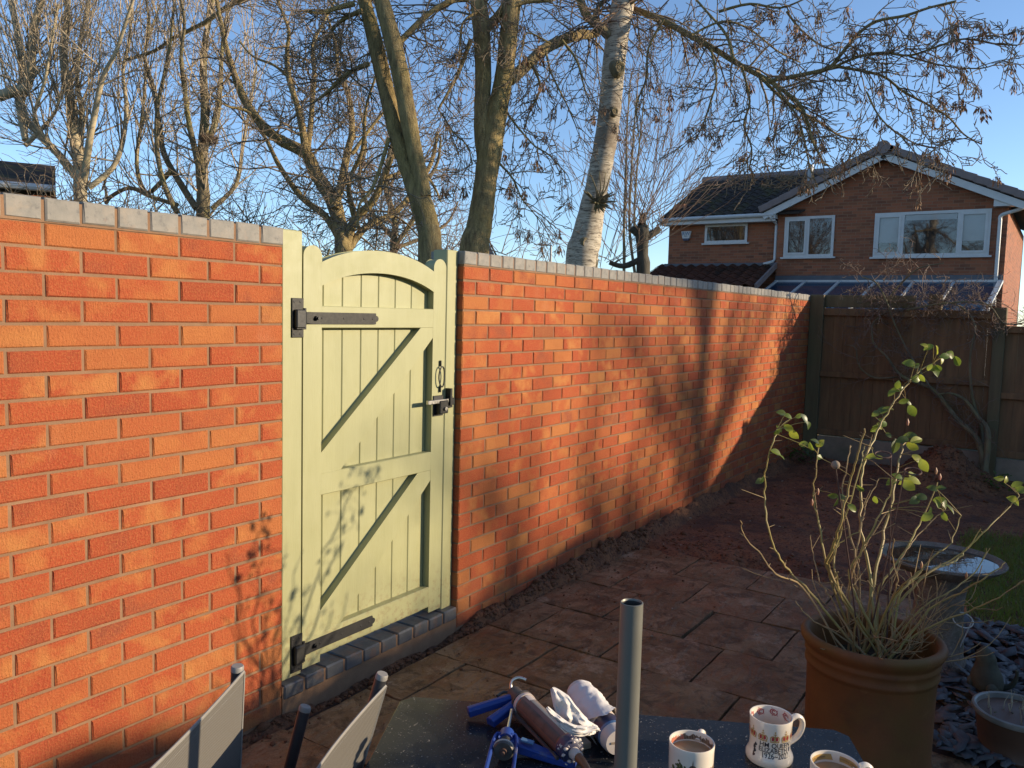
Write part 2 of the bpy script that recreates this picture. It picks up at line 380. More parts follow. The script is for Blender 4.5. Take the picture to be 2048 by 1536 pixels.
MT['table_glass'] = surf('dark_glass', (.014, .016, .019), (.02, .022, .025), 5, .12, .3, spec=.3, bs=200, bst=.03, bd=.001, stain=[(3, .5, .75, (.035, .034, .032), .5), (170, .62, .68, (.42, .36, .28), .8), (60, .68, .74, (.4, .34, .26), .7)])
MT['pole'] = surf('grey_pole', (.185, .18, .15), (.165, .16, .135), 6, .38, .5, bs=90, bst=.06, bd=.001, metal=.25)
MT['shaded_inside'] = surf('tube_shade', (.03, .028, .025), (.05, .045, .04), 20, .8, bst=0)
MT['frame_grey'] = surf('chair_frame', (.085, .082, .085), (.06, .058, .06), 20, .35, bst=.05, metal=.4)
MT['cap_grey'] = surf('end_cap', (.27, .255, .23), (.22, .205, .185), 30, .5, bst=.05)
MT['white_trim'] = surf('pvc_white', (.60, .59, .57), (.53, .52, .50), 6, .35, bst=0)
def mesh_fabric():
    t = NT('sling_fabric'); X, Y, Z = t.sep()
    w1 = t.t.nodes.new('ShaderNodeTexWave'); w1.inputs['Scale'].default_value = 130; w1.bands_direction = 'Z'; t.t.links.new(t.pos, w1.inputs[0])
    w2 = t.t.nodes.new('ShaderNodeTexWave'); w2.inputs['Scale'].default_value = 130; w2.bands_direction = 'DIAGONAL'; t.t.links.new(t.pos, w2.inputs[0])
    f = t.math('MULTIPLY', w1.outputs['Fac'], w2.outputs['Fac'])
    c = t.mix(f, (.095, .086, .074), (.19, .172, .145)); t.set(Base_Color=c, Roughness=.75); t.bump(f, .4, .001); return t.m
MT['sling'] = mesh_fabric()
MT['ceramic'] = surf('cream_ceramic', (.80, .71, .58), (.76, .66, .53), 6, .16, bst=0, coat=.3)
MT['print_dark'] = surf('print_dark', (.03, .025, .03), (.05, .04, .04), 20, .3, bst=0)
MT['print_brown'] = surf('print_brown', (.16, .10, .065), (.24, .16, .10), 60, .3, bst=0, stain=[(120, .5, .6, (.09, .05, .035), .8)])
MT['print_red'] = surf('print_red', (.36, .03, .035), (.45, .06, .05), 40, .3, bst=0)
MT['print_gold'] = surf('print_gold', (.52, .33, .11), (.42, .25, .08), 50, .3, bst=0)
MT['print_green'] = surf('print_green', (.06, .075, .025), (.14, .14, .045), 70, .3, bst=0)
MT['print_pink'] = surf('print_pink', (.5, .14, .09), (.6, .25, .15), 60, .3, bst=0)
MT['tea'] = surf('milky_tea', (.45, .25, .12), (.41, .22, .10), 20, .1, bst=0)
MT['gun_blue'] = surf('gun_blue', (.012, .048, .25), (.016, .04, .19), 16, .35, .5, bst=.1, stain=[(24, .58, .7, (.20, .17, .14), .7)])
MT['gun_grey'] = surf('gun_dark', (.07, .065, .06), (.13, .115, .10), 40, .5, bst=.2, metal=.5)
MT['cart_brown'] = surf('cartridge_brown', (.23, .10, .058), (.17, .07, .045), 12, .3, bst=0, coat=.2)
MT['cart_silver'] = surf('cartridge_silver', (.36, .34, .29), (.30, .28, .24), 12, .28, bst=0, metal=.5)  # silver stripe of the brown and silver label
MT['cart_white'] = surf('cartridge_white', (.62, .54, .47), (.55, .46, .40), 12, .35, bst=0)
MT['nozzle'] = surf('sealant_brown', (.22, .085, .03), (.15, .055, .02), 30, .35, bst=.2)
MT['paper'] = surf('white_paper', (.70, .65, .60), (.64, .59, .54), 7, .85, bs=30, bst=.2, bd=.006)
MT['blue_label'] = surf('blue_label', (.05, .12, .24), (.10, .2, .34), 20, .4, bst=0)
MT['navy'] = surf('navy_label', (.02, .022, .05), (.05, .05, .10), 30, .4, bst=0)
MT['tile_dark'] = surf('roof_tile', (.075, .058, .048), (.045, .036, .031), 6, .9, spec=.12, bs=40, bst=.4, bd=.005, stain=[(1.3, .52, .7, (.11, .095, .03), .7)])
MT['tile_red'] = surf('roof_tile_red', (.13, .05, .03), (.07, .03, .02), 4, .9, spec=.12, bs=40, bst=.4, bd=.005, stain=[(1.1, .45, .62, (.035, .027, .02), .85)])
MT['tile_grey'] = surf('verge_tile', (.24, .185, .17), (.19, .145, .135), 6, .75, bs=40, bst=.3, bd=.005)
MT['hbrick'] = house_brick('house_brick_front', 'y'); MT['hbrick_side'] = house_brick('house_brick_side', 'x')
def glass(name, tint, rough=.03):
    t = NT(name); t.set(Base_Color=tint, Roughness=rough); t.b.inputs['Specular IOR Level'].default_value = .9; t.b.inputs['IOR'].default_value = 1.6
    t.bump(t.noise(2.2, 2, .5), .05, .02); return t.m
MT['pane'] = glass('window_glass', (.016, .018, .02)); MT['pane_blind'] = surf('blind_behind_glass', (.33, .34, .33), (.29, .30, .29), 3, .12, bst=0, coat=.5)
MT['cons_glass'] = glass('conservatory_glass', (.02, .055, .10), .06)
MT['solar'] = glass('solar_panel', (.008, .009, .014), .12)
MT['lead'] = surf('lead_flashing', (.115, .118, .13), (.085, .088, .10), 6, .6, bst=.1)
MT['galv'] = surf('galvanised', (.30, .31, .32), (.25, .26, .27), 6, .5, bst=0, metal=.4)
MT['hedge'] = surf('hedge_leaf', (.035, .06, .02), (.06, .085, .03), 6, .8, bs=20, bst=.8, bd=.03)
def water():
    t = NT('water'); t.set(Base_Color=(.03, .026, .018), Roughness=.02); t.b.inputs['Specular IOR Level'].default_value = .8
    t.bump(t.noise(9, 2, .5), .03, .01); return t.m
MT['water'] = water()
# ================================================================== setting: ground, soil, lawn, paving
g = MB().add([(-400, -400, -.08), (600, -400, -.08), (600, 600, -.08), (-400, 600, -.08)], [(0, 1, 2, 3)]).build('ground', MT['lawn']); tag(g, kind='structure')
NX, NY = 520, 190
gx = np.linspace(-2.2, 8.2, NX); gy = np.linspace(-3.9, .03, NY)
GX, GY = np.meshgrid(gx, gy, indexing='ij')
def soil_h(x, y):
    base = (fbm(x*1.3, y*1.3, 3, 5)-.45)*.05
    rough = (fbm(x*9, y*9, 4, 9)-.45)*.035
    beyond = np.clip((x-3.15-.25*(fbm(x*3, y*3, 3, 2)-.45)*4)/.3, 0, 1)          # loose soil past the paving
    strip = np.clip((y+.085)/.05, 0, 1)
    wallheap = np.exp(-((y)/.16)**2)*np.clip((x-1.0)/1.5, 0, 1)*.09
    gate_gap = np.exp(-((x-.58)/.5)**4)*.03
    heap = .37*np.exp(-(((x-7.2)/.45)**2+((y+1.62)/.36)**2))+.12*np.exp(-(((x-6.9)/.7)**2+((y+1.0)/.5)**2))+.1*np.exp(-(((x-7.3)/.3)**2+((y+.3)/.4)**2))
    h = -.05 + beyond*(.06+base+rough*(.6+1.2*fbm(x*2, y*2, 2, 4)))+heap*(1+.5*(fbm(x*7, y*7, 4, 3)-.5))
    h = np.maximum(h, np.where(strip > 0, -.05+strip*(.055+rough*2.2)+wallheap+rough*wallheap*8-gate_gap, -1))
    lawn = np.clip((x-2.85)/.2, 0, 1)*np.clip((-1.95-y+.25*(fbm(x*2, y*2, 3, 8)-.5))/.12, 0, 1)*np.clip((5.3-x+.5*(fbm(x, y*3, 3, 6)-.5))/.3, 0, 1)
    h = h*(1-lawn)+lawn*(-.006+.02*fbm(x*3, y*3, 3, 1))
    return h, lawn
GH, GL = soil_h(GX, GY)
V = np.stack([GX, GY, GH], -1).reshape(-1, 3); I = np.arange(NX*NY).reshape(NX, NY)
F = np.stack([I[:-1, :-1], I[1:, :-1], I[1:, 1:], I[:-1, 1:]], -1).reshape(-1, 4)
tag(np_mesh('soil_bed', V, F, MT['soil'], sm=True), kind='structure')
lw = MB(); tag(lw.add([(2.85, -9.3, -.012), (7.8, -9.3, -.012), (7.8, -3.85, -.012), (2.85, -3.85, -.012)], [(0, 1, 2, 3)]).build('lawn', MT['lawn']), kind='structure')
tag(MB().add([(8.0, -9, -.03), (40, -9, -.03), (40, 12, -.03), (8.0, 12, -.03)], [(0, 1, 2, 3)]).build('neighbour_garden', MT['lawn']), kind='structure')

# loose clods along the wall and over the bare soil
ico_v = []; ph = (1+5**.5)/2
for a in (-1, 1):
    for b in (-ph, ph): ico_v += [(a, b, 0), (0, a, b), (b, 0, a)]
bm = bmesh.new(); bmesh.ops.create_icosphere(bm, subdivisions=1, radius=1)
IV = np.array([v.co[:] for v in bm.verts]); IF = np.array([[v.index for v in f.verts] for f in bm.faces]); bm.free()
def scatter(name, P, S, mat, parent=None, flat=1.0, jit=.35, seed=1, basis=(IV, IF)):
    r = np.random.RandomState(seed); n = len(P); BV, BF = basis
    Vs = BV[None]*(1+r.uniform(-jit, jit, (n, len(BV), 1)))*S[:, None, None]*np.array([1, 1, flat])
    a = r.uniform(0, 6.28, n); c, s_ = np.cos(a), np.sin(a)
    x = Vs[..., 0]*c[:, None]*r.uniform(.8, 1.5, (n, 1))-Vs[..., 1]*s_[:, None]; y = Vs[..., 0]*s_[:, None]+Vs[..., 1]*c[:, None]
    W = np.stack([x, y, Vs[..., 2]], -1)+P[:, None, :]
    Fs = BF[None]+(np.arange(n)*len(BV))[:, None, None]
    return np_mesh(name, W.reshape(-1, 3), Fs.reshape(-1, BF.shape[1]), mat, parent)
r = np.random.RandomState(3)
px = np.concatenate([r.uniform(-1.2, 3.4, 1500), r.uniform(3.3, 7.8, 1500), r.uniform(6.5, 7.7, 350), 3.4+r.normal(0, .14, 500), r.uniform(-.3, 3.2, 260)])
py = np.concatenate([-.035+r.normal(0, .024, 1500), -r.uniform(0, 2.2, 1500), -1.5+r.normal(0, .35, 350), -r.uniform(0, 2.1, 500), -np.abs(r.normal(0, .3, 260))-.08])
ss = np.concatenate([r.gamma(2.0, .0033, 1500), r.gamma(1.6, .0032, 1500), r.gamma(2.2, .007, 350), r.gamma(1.8, .0034, 500), r.gamma(2, .0016, 260)]).clip(.0015, .024)
py = np.minimum(py, -.012)
hh, _ = soil_h(px, py); hh = np.where((px > -.3) & (px < 3.15) & (py < -.075), .004, hh)
tag(scatter('soil_clods', np.stack([px, py, hh+ss*.2], -1), ss, MT['clod'], flat=.7, jit=.5), 'loose red brown clods of earth along the wall foot and bare soil', 'soil', kind='stuff')
# a few chips of pale mortar lying on the soil
px = r.uniform(1.6, 6.5, 70); py = -r.uniform(.05, 1.7, 70); hh, _ = soil_h(px, py); hh = np.maximum(hh, .004)
tag(scatter('mortar_crumbs', np.stack([px, py, hh+.004], -1), r.uniform(.003, .011, 70), MT['concrete'], flat=.5, seed=8), 'pale mortar crumbs scattered on the soil and paving', 'rubble', kind='stuff')

# ------------------------------------------------------------------ paving: courses of square slabs laid half bond
pj = MB().add([(-3.6, -4.0, -.018), (3.2, -4.0, -.018), (3.2, -.06, -.018), (-3.6, -.06, -.018)], [(0, 1, 2, 3)]).build('patio', MT['pav_joint']); tag(pj, kind='structure')
cols = [-3.25, -2.79, -2.34, -1.88, -1.43, -.97, -.515, -.06, .395, .855, 1.31, 1.775, 2.255, 2.74, 3.19]
offs = {.855: -.52, 1.31: -.285, 1.775: -.52, 2.255: -.32, 2.74: -.54, .395: -.29, -.06: -.52}
def slab(x0, x1, y0, y1):
    m = 6; g_ = .0045+RNG.uniform(0, .002); x0 += g_; x1 -= g_; y0 += g_; y1 -= g_
    z0 = RNG.uniform(-.002, .004); tx = RNG.uniform(-.004, .004); ty = RNG.uniform(-.004, .004); sd = RNG.randrange(999)
    vs = []; u = np.linspace(0, 1, m)
    for i in range(m):
        for j in range(m):
            x = x0+(x1-x0)*u[i]; y = y0+(y1-y0)*u[j]
            e = (i in (0, m-1)) or (j in (0, m-1)); z = z0+tx*(u[i]-.5)+ty*(u[j]-.5)+RNG.uniform(-.0028, .0028)-(.003 if e else 0)
            if e: x += RNG.uniform(-.002, .002); y += RNG.uniform(-.002, .002)
            vs.append((x, y, z))
    fs = [(i*m+j, (i+1)*m+j, (i+1)*m+j+1, i*m+j+1) for i in range(m-1) for j in range(m-1)]
    rim = [i*m for i in range(m)]+[(m-1)*m+j for j in range(1, m)]+[i*m+m-1 for i in range(m-2, -1, -1)]+[j for j in range(m-2, 0, -1)]
    b = len(vs); vs += [(vs[k][0], vs[k][1], -.04) for k in rim]; n = len(rim)
    fs += [(rim[k], b+k, b+(k+1) % n, rim[(k+1) % n]) for k in range(n)]
    o = MB().add(vs, fs).build('paving_slab', MT['paving'], pj, sm=True)
for i in range(len(cols)-1):
    c0, c1 = cols[i], cols[i+1]; off = offs.get(c0, -.29 if i % 2 else -.52)
    ys = [-.07-RNG.uniform(0, .02), off]
    while ys[-1] > -3.6: ys.append(ys[-1]-.462)
    for a, b in zip(ys[:-1], ys[1:]):
        if c0 > 1.2 and a < -2.0: continue
        if c0 > .8 and a < -2.4: continue
        slab(c0, c1, b, a)

# ================================================================== garden walls
def brick_mesh(L, mat, n, D=.1025, H=.065, nm='brick'):
    out = []
    for k in range(n):
        j = lambda a=.0018: RNG.uniform(-a, a)
        m = MB(); c = .0042
        fr = [(c+abs(j()), 0, c), (L-c, 0, c+j()), (L-c+j(), 0, H-c+j()), (c+j(), 0, H-c)]
        mid = [(0+j(.0008), c, 0+j()), (L+j(.0008), c, 0+j()), (L+j(.0008), c, H+j()), (0+j(.0008), c, H+j())]
        bk = [(0, D, 0), (L, D, 0), (L, D, H), (0, D, H)]
        m.add(fr+mid+bk, [(0, 1, 2, 3)]+[(i, (i+1) % 4, 4+(i+1) % 4, 4+i)[::-1] for i in range(4)]+[(4+i, 4+(i+1) % 4, 8+(i+1) % 4, 8+i)[::-1] for i in range(4)]+[(8, 11, 10, 9)])
        out.append(m.mesh(nm, mat))
    return out
def wall(x0, sgn, count_cols, single_cols, mat, label, end_x):
    """bricks run away from the gate opening at x0 in direction sgn (+1 right, -1 left)"""
    t = thing('brick_wall', label, 'wall', ((x0+end_x)/2, .1, 0))
    full = brick_mesh(.215, mat, 8); half = brick_mesh(.1025, mat, 5)
    far = MB()
    for k in range(25):
        z = 1.88-.075*(k+1)+.005
        pos = 0.0; i = 0
        odd = (k % 2 == 1)
        while pos < abs(end_x-x0)-.05:
            L = .1025 if (odd and i == 0) else .215
            a = x0+sgn*pos; xa = a if sgn > 0 else a-L
            me = (half if L < .2 else full); me = me[RNG.randrange(len(me))]
            y = RNG.uniform(-.0015, .0015)
            if pos < single_cols:
                link('brick', me, t, (xa, y, z+RNG.uniform(-.0008, .0008)))
            else:
                far.add([(xa+v.co.x, y+v.co.y, z+v.co.z) for v in me.vertices], [tuple(p.vertices) for p in me.polygons])
            pos += L+.01; i += 1
    tag(far.build('far_bricks', mat, t), kind='stuff')
    lo, hi = (x0, end_x) if sgn > 0 else (end_x, x0)
    MB().box(lo+.004, hi-.004, .0055, .21, -.1, 1.884).build('mortar', MT['mortar'], t)
    # header-brick coping with flush mortar between
    hd = brick_mesh(.1025, MT['blue_brick'], 6, D=.217, H=.066, nm='coping_brick'); n = int(round(abs(end_x-x0)/.1125))
    for i in range(n):
        if sgn < 0 and i > 12: break
        xa = x0+i*.1125 if sgn > 0 else x0-i*.1125-.1025
        link('coping_brick', hd[i % 6], t, (xa, -.004+RNG.uniform(-.0015, .0015), 1.885+RNG.uniform(-.0015, .001)))
    MB().box((x0 if sgn > 0 else x0-13*.1125)+.003, (hi if sgn > 0 else x0)-.003, .001, .205, 1.878, 1.944).build('coping_mortar', MT['mortar'], t)
    if sgn < 0: MB().box(lo, x0-13*.1125, -.003, .21, 1.885, 1.95, .003).build('far_coping', MT['blue_brick'], t)
    return t
wall(0.0, -1, 0, 1.36, MT['brick_l'], 'short bright orange brick wall with grey header coping beside the gate hinges', -3.6)
wall(UR, 1, 0, 2.6, MT['brick_r'], 'long orange brick wall in dappled shade running from gate latch to wooden fence', UR+6.75)

# sill of blue bricks under the gate
st = thing('gate_sill', 'row of dark blue engineering bricks forming the step under the gate', 'step', (.575, .1, .06))
for i in range(10):
    x = .008+i*.1142
    MB().box(x, x+.1035, -.004+RNG.uniform(-.002, .002), .205, .064, .125+RNG.uniform(-.002, .002), .006, .0012).build('sill_brick', MT['sill_brick'], st)
MB().box(.003, UR-.003, .003, .2, -.1, .119).build('mortar', MT['mortar'], st)

# ================================================================== gate
GP = MT['gate']
for (a, b, nm) in ((.027, .131, 'tall pale green gate post carrying the black hinges against orange wall'), (1.06, 1.145, 'pale green gate post on the latch side against brick')):
    p = thing('gate_post', nm, 'post', ((a+b)/2, .08, .12))
    MB().box(a, b, .036, .126, .124, 1.952, .004).build('post', GP, p)
gt = thing('garden_gate', 'pale sage green arched wooden garden gate with diagonal braces and black hinges', 'gate', (.6, .07, .14))
Y0, YB, Y1 = .040, .080, .099
def stile(xa, xb):
    c = (xa+xb)/2; rr = (xb-xa)/2; poly = [(xa, .14), (xb, .14)]+[(c+rr*math.cos(a), 1.858+.04*math.sin(a)) for a in np.linspace(0, math.pi, 13)]
    MB().prism(poly, Y0, Y1).build('stile', GP, gt, bevel=.003)
stile(.142, .236); stile(.966, 1.055)
XA, XB = .2365, .9655
def arc(x, h0, h1): u = (x-(XA+XB)/2)/((XB-XA)/2); return h1-(h1-h0)*u*u*(.85+.15*u*u)
xs = np.linspace(XA, XB, 25)
poly = [(x, arc(x, 1.833, 1.905)) for x in xs]+[(x, arc(x, 1.742, 1.812)) for x in xs[::-1]]
MB().prism(poly, Y0-.0005, Y1).build('arched_rail', GP, gt, bevel=.003)
for nm, z0, z1 in (('top_rail', 1.565, 1.657), ('lock_rail', .861, .955), ('bottom_rail', .166, .27)):
    MB().box(XA, XB, Y0, Y1, z0, z1, .003).build(nm, GP, gt)
def brace(u0, u1, l0, l1):
    MB().prism([u0, u1, l1, l0], Y0+.0008, YB+.001).build('brace', GP, gt, bevel=.002)
def bpoly(poly): MB().prism(poly, Y0+.0008, YB+.001).build('brace', GP, gt, bevel=.002)
bpoly([(.873, 1.5645), (.9655, 1.5645), (.9655, 1.522), (.352, .9555), (.2365, .9555), (.2365, 1.037)])
bpoly([(.866, .8605), (.9655, .8605), (.9655, .818), (.355, .2705), (.2365, .2705), (.2365, .356)])
edges = [.2365, .283, .394, .508, .619, .731, .845, .9655]
for a, b in zip(edges[:-1], edges[1:]):
    top = lambda x: arc(x, 1.742, 1.812)+.02
    c = .004; gv = .0006
    vs = []; fs = []
    xsn = [(a+gv, YB+c), (a+gv+c, YB), (b-gv-c, YB), (b-gv, YB+c), (b-gv, YB+.018), (a+gv, YB+.018)]
    for (x, y) in xsn: vs.append((x, y, .142))
    for (x, y) in xsn: vs.append((x, y, top(x)))
    fs = [(i, (i+1) % 6, 6+(i+1) % 6, 6+i) for i in range(6)]+[tuple(range(6)), tuple(range(6, 12))]
    MB().add(vs, fs).build('board', GP, gt)
def hinge(zc, mat):
    h = MB()
    poly = [(.146, zc-.0235), (.555, zc-.0235), (.556, zc-.013)]+[(.556+.016*math.cos(a), zc+.013*math.sin(a)) for a in np.linspace(-1.3, 1.3, 7)]+[(.556, zc+.013), (.555, zc+.0235), (.146, zc+.0235)]
    h.prism(poly, .0345, .0396)
    hp = h.build('hinge_strap', mat, gt, bevel=.001)
    b = MB()
    for x in (.235, .36, .48, .535):
        m = MB().sphere((0, 0, 0), .005, 8, 5, (1, .5, 1)); b.add([(x+p[0], .0345+p[1], zc+p[2]) for p in m.v], m.f)
    b.tube([(.203, .036, zc), (.203, .024, zc)], .0105, 6); b.tube([(.203, .026, zc), (.203, .016, zc)], .0065, 8)
    b.build('bolts', MT['dark_iron'], hp)
    e = MB().tube([(.137, .030, zc-.026), (.137, .030, zc+.026)], .0095, 12).box(.137, .172, .026, .0345, zc-.022, zc+.022, .001)
    e.build('hinge_eye', mat, hp)
    pl = MB().box(.0725, .1325, .030, .0359, zc-.078, zc+.079, .001).box(.085, .128, .016, .0305, zc-.045, zc-.028, .001).build('hinge_plate', mat, gt)
    pin = MB().tube([(.137, .030, zc-.046), (.137, .030, zc+.04)], .0072, 10).box(.082, .131, .012, .0305, zc-.04, zc+.034, .004); pin.build('hinge_pin', MT['dark_iron'], pl)
    s_ = MB()
    for dx in (.083, .113):
        for dz in (-.065, .065):
            m = MB().sphere((dx, .030, zc+dz), .0045, 8, 5, (1, 1, 1)); s_.add([(p[0], .030+(p[1]-.03)*.4, p[2]) for p in m.v], m.f)
    s_.build('screws', MT['dark_iron'], pl)
hinge(1.606, MT['black_iron']); hinge(.221, MT['dark_iron'])  # lower hinge gets a darker iron, its shade put into the colour
# ring handle
hd = MB().tube([(1.018+.021*math.cos(a), .026-.004*abs(math.sin(a)), 1.325+.05*math.sin(a)) for a in np.linspace(0, 2*math.pi, 28)], .0036, 8, False)
hd.box(1.0145, 1.0215, .028, .0395, 1.375, 1.405, .002).box(1.0145, 1.0215, .028, .0395, 1.247, 1.277, .002).build('ring_handle', MT['dark_iron'], gt, sm=True)
# long-throw latch with its keeper
lt = MB().box(.970, 1.047, .034, .0396, 1.130, 1.232, .0015).build('latch_plate', MT['dark_iron'], gt)
MB().box(.985, 1.052, .004, .036, 1.143, 1.208, .004).build('latch_body', MT['black_iron'], lt)
MB().box(.90, 1.058, .010, .024, 1.196, 1.214, .001).build('bolt_bar', MT['chrome'], lt)
MB().tube([(1.022, .006, 1.168), (1.022, -.006, 1.168)], .0095, 14).build('lock_barrel', MT['chrome'], lt)
MB().box(1.062, 1.112, .026, .0358, 1.165, 1.222, .001).box(1.062, 1.080, .002, .036, 1.178, 1.265, .002).box(1.085, 1.112, .014, .03, 1.18, 1.215, .002).build('latch_keeper', MT['black_iron'], gt)
# ================================================================== fence at the end of the garden
FX = 7.93
def fence_panel(y0, y1, z0, z1, rails, label, seed, grp=None):
    t = thing('board_fence', label, 'fence', (FX, (y0+y1)/2, z0)); rr = random.Random(seed)
    y = y0
    while y > y1+.04:
        w = min(.118+rr.uniform(-.008, .008), y-y1)
        th = rr.uniform(.0, .006)
        MB().box(FX+th, FX+.018+th, y-w, y-.0015, z0, z1+rr.uniform(-.006, .004), .0015, .0008).build('board', MT['fence'], t); y -= w
    for (a, b) in rails: MB().box(FX-.042, FX-.002, y1+.003, y0-.003, a, b, .004).build('rail', MT['fence'], t)
    gb = MB(); n = 24; ys = np.linspace(y0-.004, y1+.004, n)
    gb.box(FX-.03, FX+.02, y1+.006, y0-.006, .0, z0-.008, .006).build('gravel_board', MT['concrete'], t)
    return t
fence_panel(-.153, -1.892, .305, 1.80, [(1.715, 1.80), (1.00, 1.065), (.315, .385)], 'brown vertical board fence panel next to the green corner post, twiggy climber on top', 4)
fence_panel(-1.993, -3.857, .25, 1.64, [(1.575, 1.645), (.88, .945), (.26, .33)], 'lower dark board fence panel beyond the climber post', 6)
fence_panel(-3.963, -5.812, .25, 1.64, [(1.575, 1.645), (.88, .945), (.26, .33)], 'lower dark board fence panel between the two farther posts', 9)
def post(y0, y1, z1, label, x0=FX-.06, x1=FX+.06):
    p = thing('fence_post', label, 'post', (FX, (y0+y1)/2, 0)); MB().box(x0, x1, y0, y1, -.05, z1, .006, .001).build('post', MT['fence_post'], p)
post(-.158, -.003, 1.955, 'thick green timber fence post at the corner where the brick wall ends', FX-.07, FX+.05)
post(-2.0, -1.885, 1.835, 'green fence post by the climber roots')
post(-3.965, -3.855, 1.72, 'green fence post between the two lower panels')
post(-5.92, -5.81, 1.72, 'green fence post at the far end of the lower panels')
bt = thing('top_beam', 'thick horizontal timber beam capping the fence beside the corner post', 'beam', (FX+.03, -.6, 1.83))
MB().box(FX+.0, FX+.055, -1.12, -.157, 1.812, 1.955, .006, .002).build('beam', MT['fence_post'], bt)
sp = thing('neighbour_post', 'square timber post standing behind the fence above the twiggy climber', 'post', (FX+.11, -1.3, 0)); MB().box(FX+.065, FX+.165, -1.37, -1.24, 0, 1.975, .008, .002).build('post', MT['fence_post'], sp)

# ------------------------------------------------------------------ branch grower shared by every bare plant
def grow(segs, p, d, length, r, lvl, P, rng, ends=None):
    n = P['n'][lvl]; st = length/n; rr = r; wig = P['wig'][lvl]; tz = P['tz'][lvl]
    px, py, pz = p; dx, dy, dz = d; last = lvl >= P['max']
    taper = P.get('taper', .35)
    for i in range(n):
        dx += rng.gauss(0, wig); dy += rng.gauss(0, wig); dz += rng.gauss(0, wig)+tz
        m = 1/math.sqrt(dx*dx+dy*dy+dz*dz+1e-9); dx *= m; dy *= m; dz *= m
        qx, qy, qz = px+dx*st, py+dy*st, pz+dz*st
        r1 = max(r*(1-(1-taper)*(i+1)/n), P['rmin'])
        segs.append(((px, py, pz), (qx, qy, qz), rr, r1)); rr = r1; px, py, pz = qx, qy, qz
        if not last and i >= P['skip'][lvl]:
            k = P['kids'][lvl]; k = int(k)+(1 if rng.random() < k-int(k) else 0)
            for _ in range(k):
                a = rng.uniform(*P['ang']); ux, uy, uz = rng.gauss(0, 1), rng.gauss(0, 1), rng.gauss(0, 1)
                q = ux*dx+uy*dy+uz*dz; ux -= q*dx; uy -= q*dy; uz -= q*dz; m = 1/math.sqrt(ux*ux+uy*uy+uz*uz+1e-9)
                ca, sa = math.cos(a), math.sin(a)*m
                grow(segs, (px, py, pz), (dx*ca+ux*sa, dy*ca+uy*sa, dz*ca+uz*sa), length*P['lr'][lvl]*rng.uniform(.6, 1.15), max(r1*P.get('rr', .62), P['rmin']), lvl+1, P, rng, ends)
    if ends is not None and last: ends.append((px, py, pz))

def c8(q, X): return onx(1580+q[0]*.2604, 560+q[1]*.2604, X)
cl = thing('climbing_shrub', 'bare twiggy climber sprawling along the fence top from a leaning trunk', 'shrub', (7.6, -1.9, 0))
rng = random.Random(11); segs = []
P_cl = dict(n=[6, 5, 4, 3], wig=[.25, .35, .4, .4], tz=[.0, 0, 0, 0], kids=[1.2, 1.2, .9, 0], skip=[0, 0, 0, 0], ang=(.4, 1.3), lr=[.6, .6, .6, .6], max=2, rmin=.0022)
limbs = [[(1590, 1430), (1440, 1230), (1290, 1080), (1190, 950), (1080, 830), (860, 740), (740, 590), (640, 480), (640, 330), (760, 230)],
         [(1590, 1430), (1520, 1180), (1440, 1050), (1340, 920), (1230, 870), (1130, 880)],
         [(1080, 830), (960, 640), (880, 500), (800, 330), (740, 160), (660, 20), (560, -20)],
         [(1590, 1430), (1480, 1200), (1400, 900), (1380, 600), (1420, 350), (1300, 200), (1100, 160)],
         [(860, 740), (650, 750), (530, 660), (500, 520), (420, 500)], [(740, 160), (860, 20), (990, -90), (1180, -130)], [(900, 230), (1180, 180), (1500, 180), (1640, 330), (1797, 330)]]
m = MB()
for k, l in enumerate(limbs):
    pts = [c8(q, 7.80-.05*(k % 3)-.08*math.sin(i*1.3+k)) for i, q in enumerate(l)]
    if k in (0, 1, 3): pts[0] = np.array([7.62, -1.95+.03*k, .05])
    sp_ = smooth(pts, 5); rad = np.linspace(.034 if k < 2 else (.02 if k == 3 else .012), .006, len(sp_)); m.tube(sp_, rad, 7)
    for i in range(4, len(sp_), 2):
        d = nrm([rng.gauss(0, .35)-.15, rng.gauss(0, 1), rng.gauss(.1, .8)])
        if k in (2, 5, 6, 0) or rng.random() < .6: grow(segs, tuple(sp_[i]), tuple(d), rng.uniform(.15, .45), .0055, 0 if k in (2, 6) else 1, P_cl, rng)
for i in range(70):
    y = -rng.uniform(.75, 1.85); z = 1.80+rng.gauss(.0, .08)
    grow(segs, (7.86+rng.gauss(0, .05), y, z), tuple(nrm([rng.gauss(-.2, .4), rng.gauss(0, 1), rng.gauss(.15, .6)])), rng.uniform(.15, .4), .0045, 1, P_cl, rng)
m.build('trunk', MT['bark_dark'], cl, sm=True); build_segs('twigs', segs, MT['twig_red'], cl, 3)
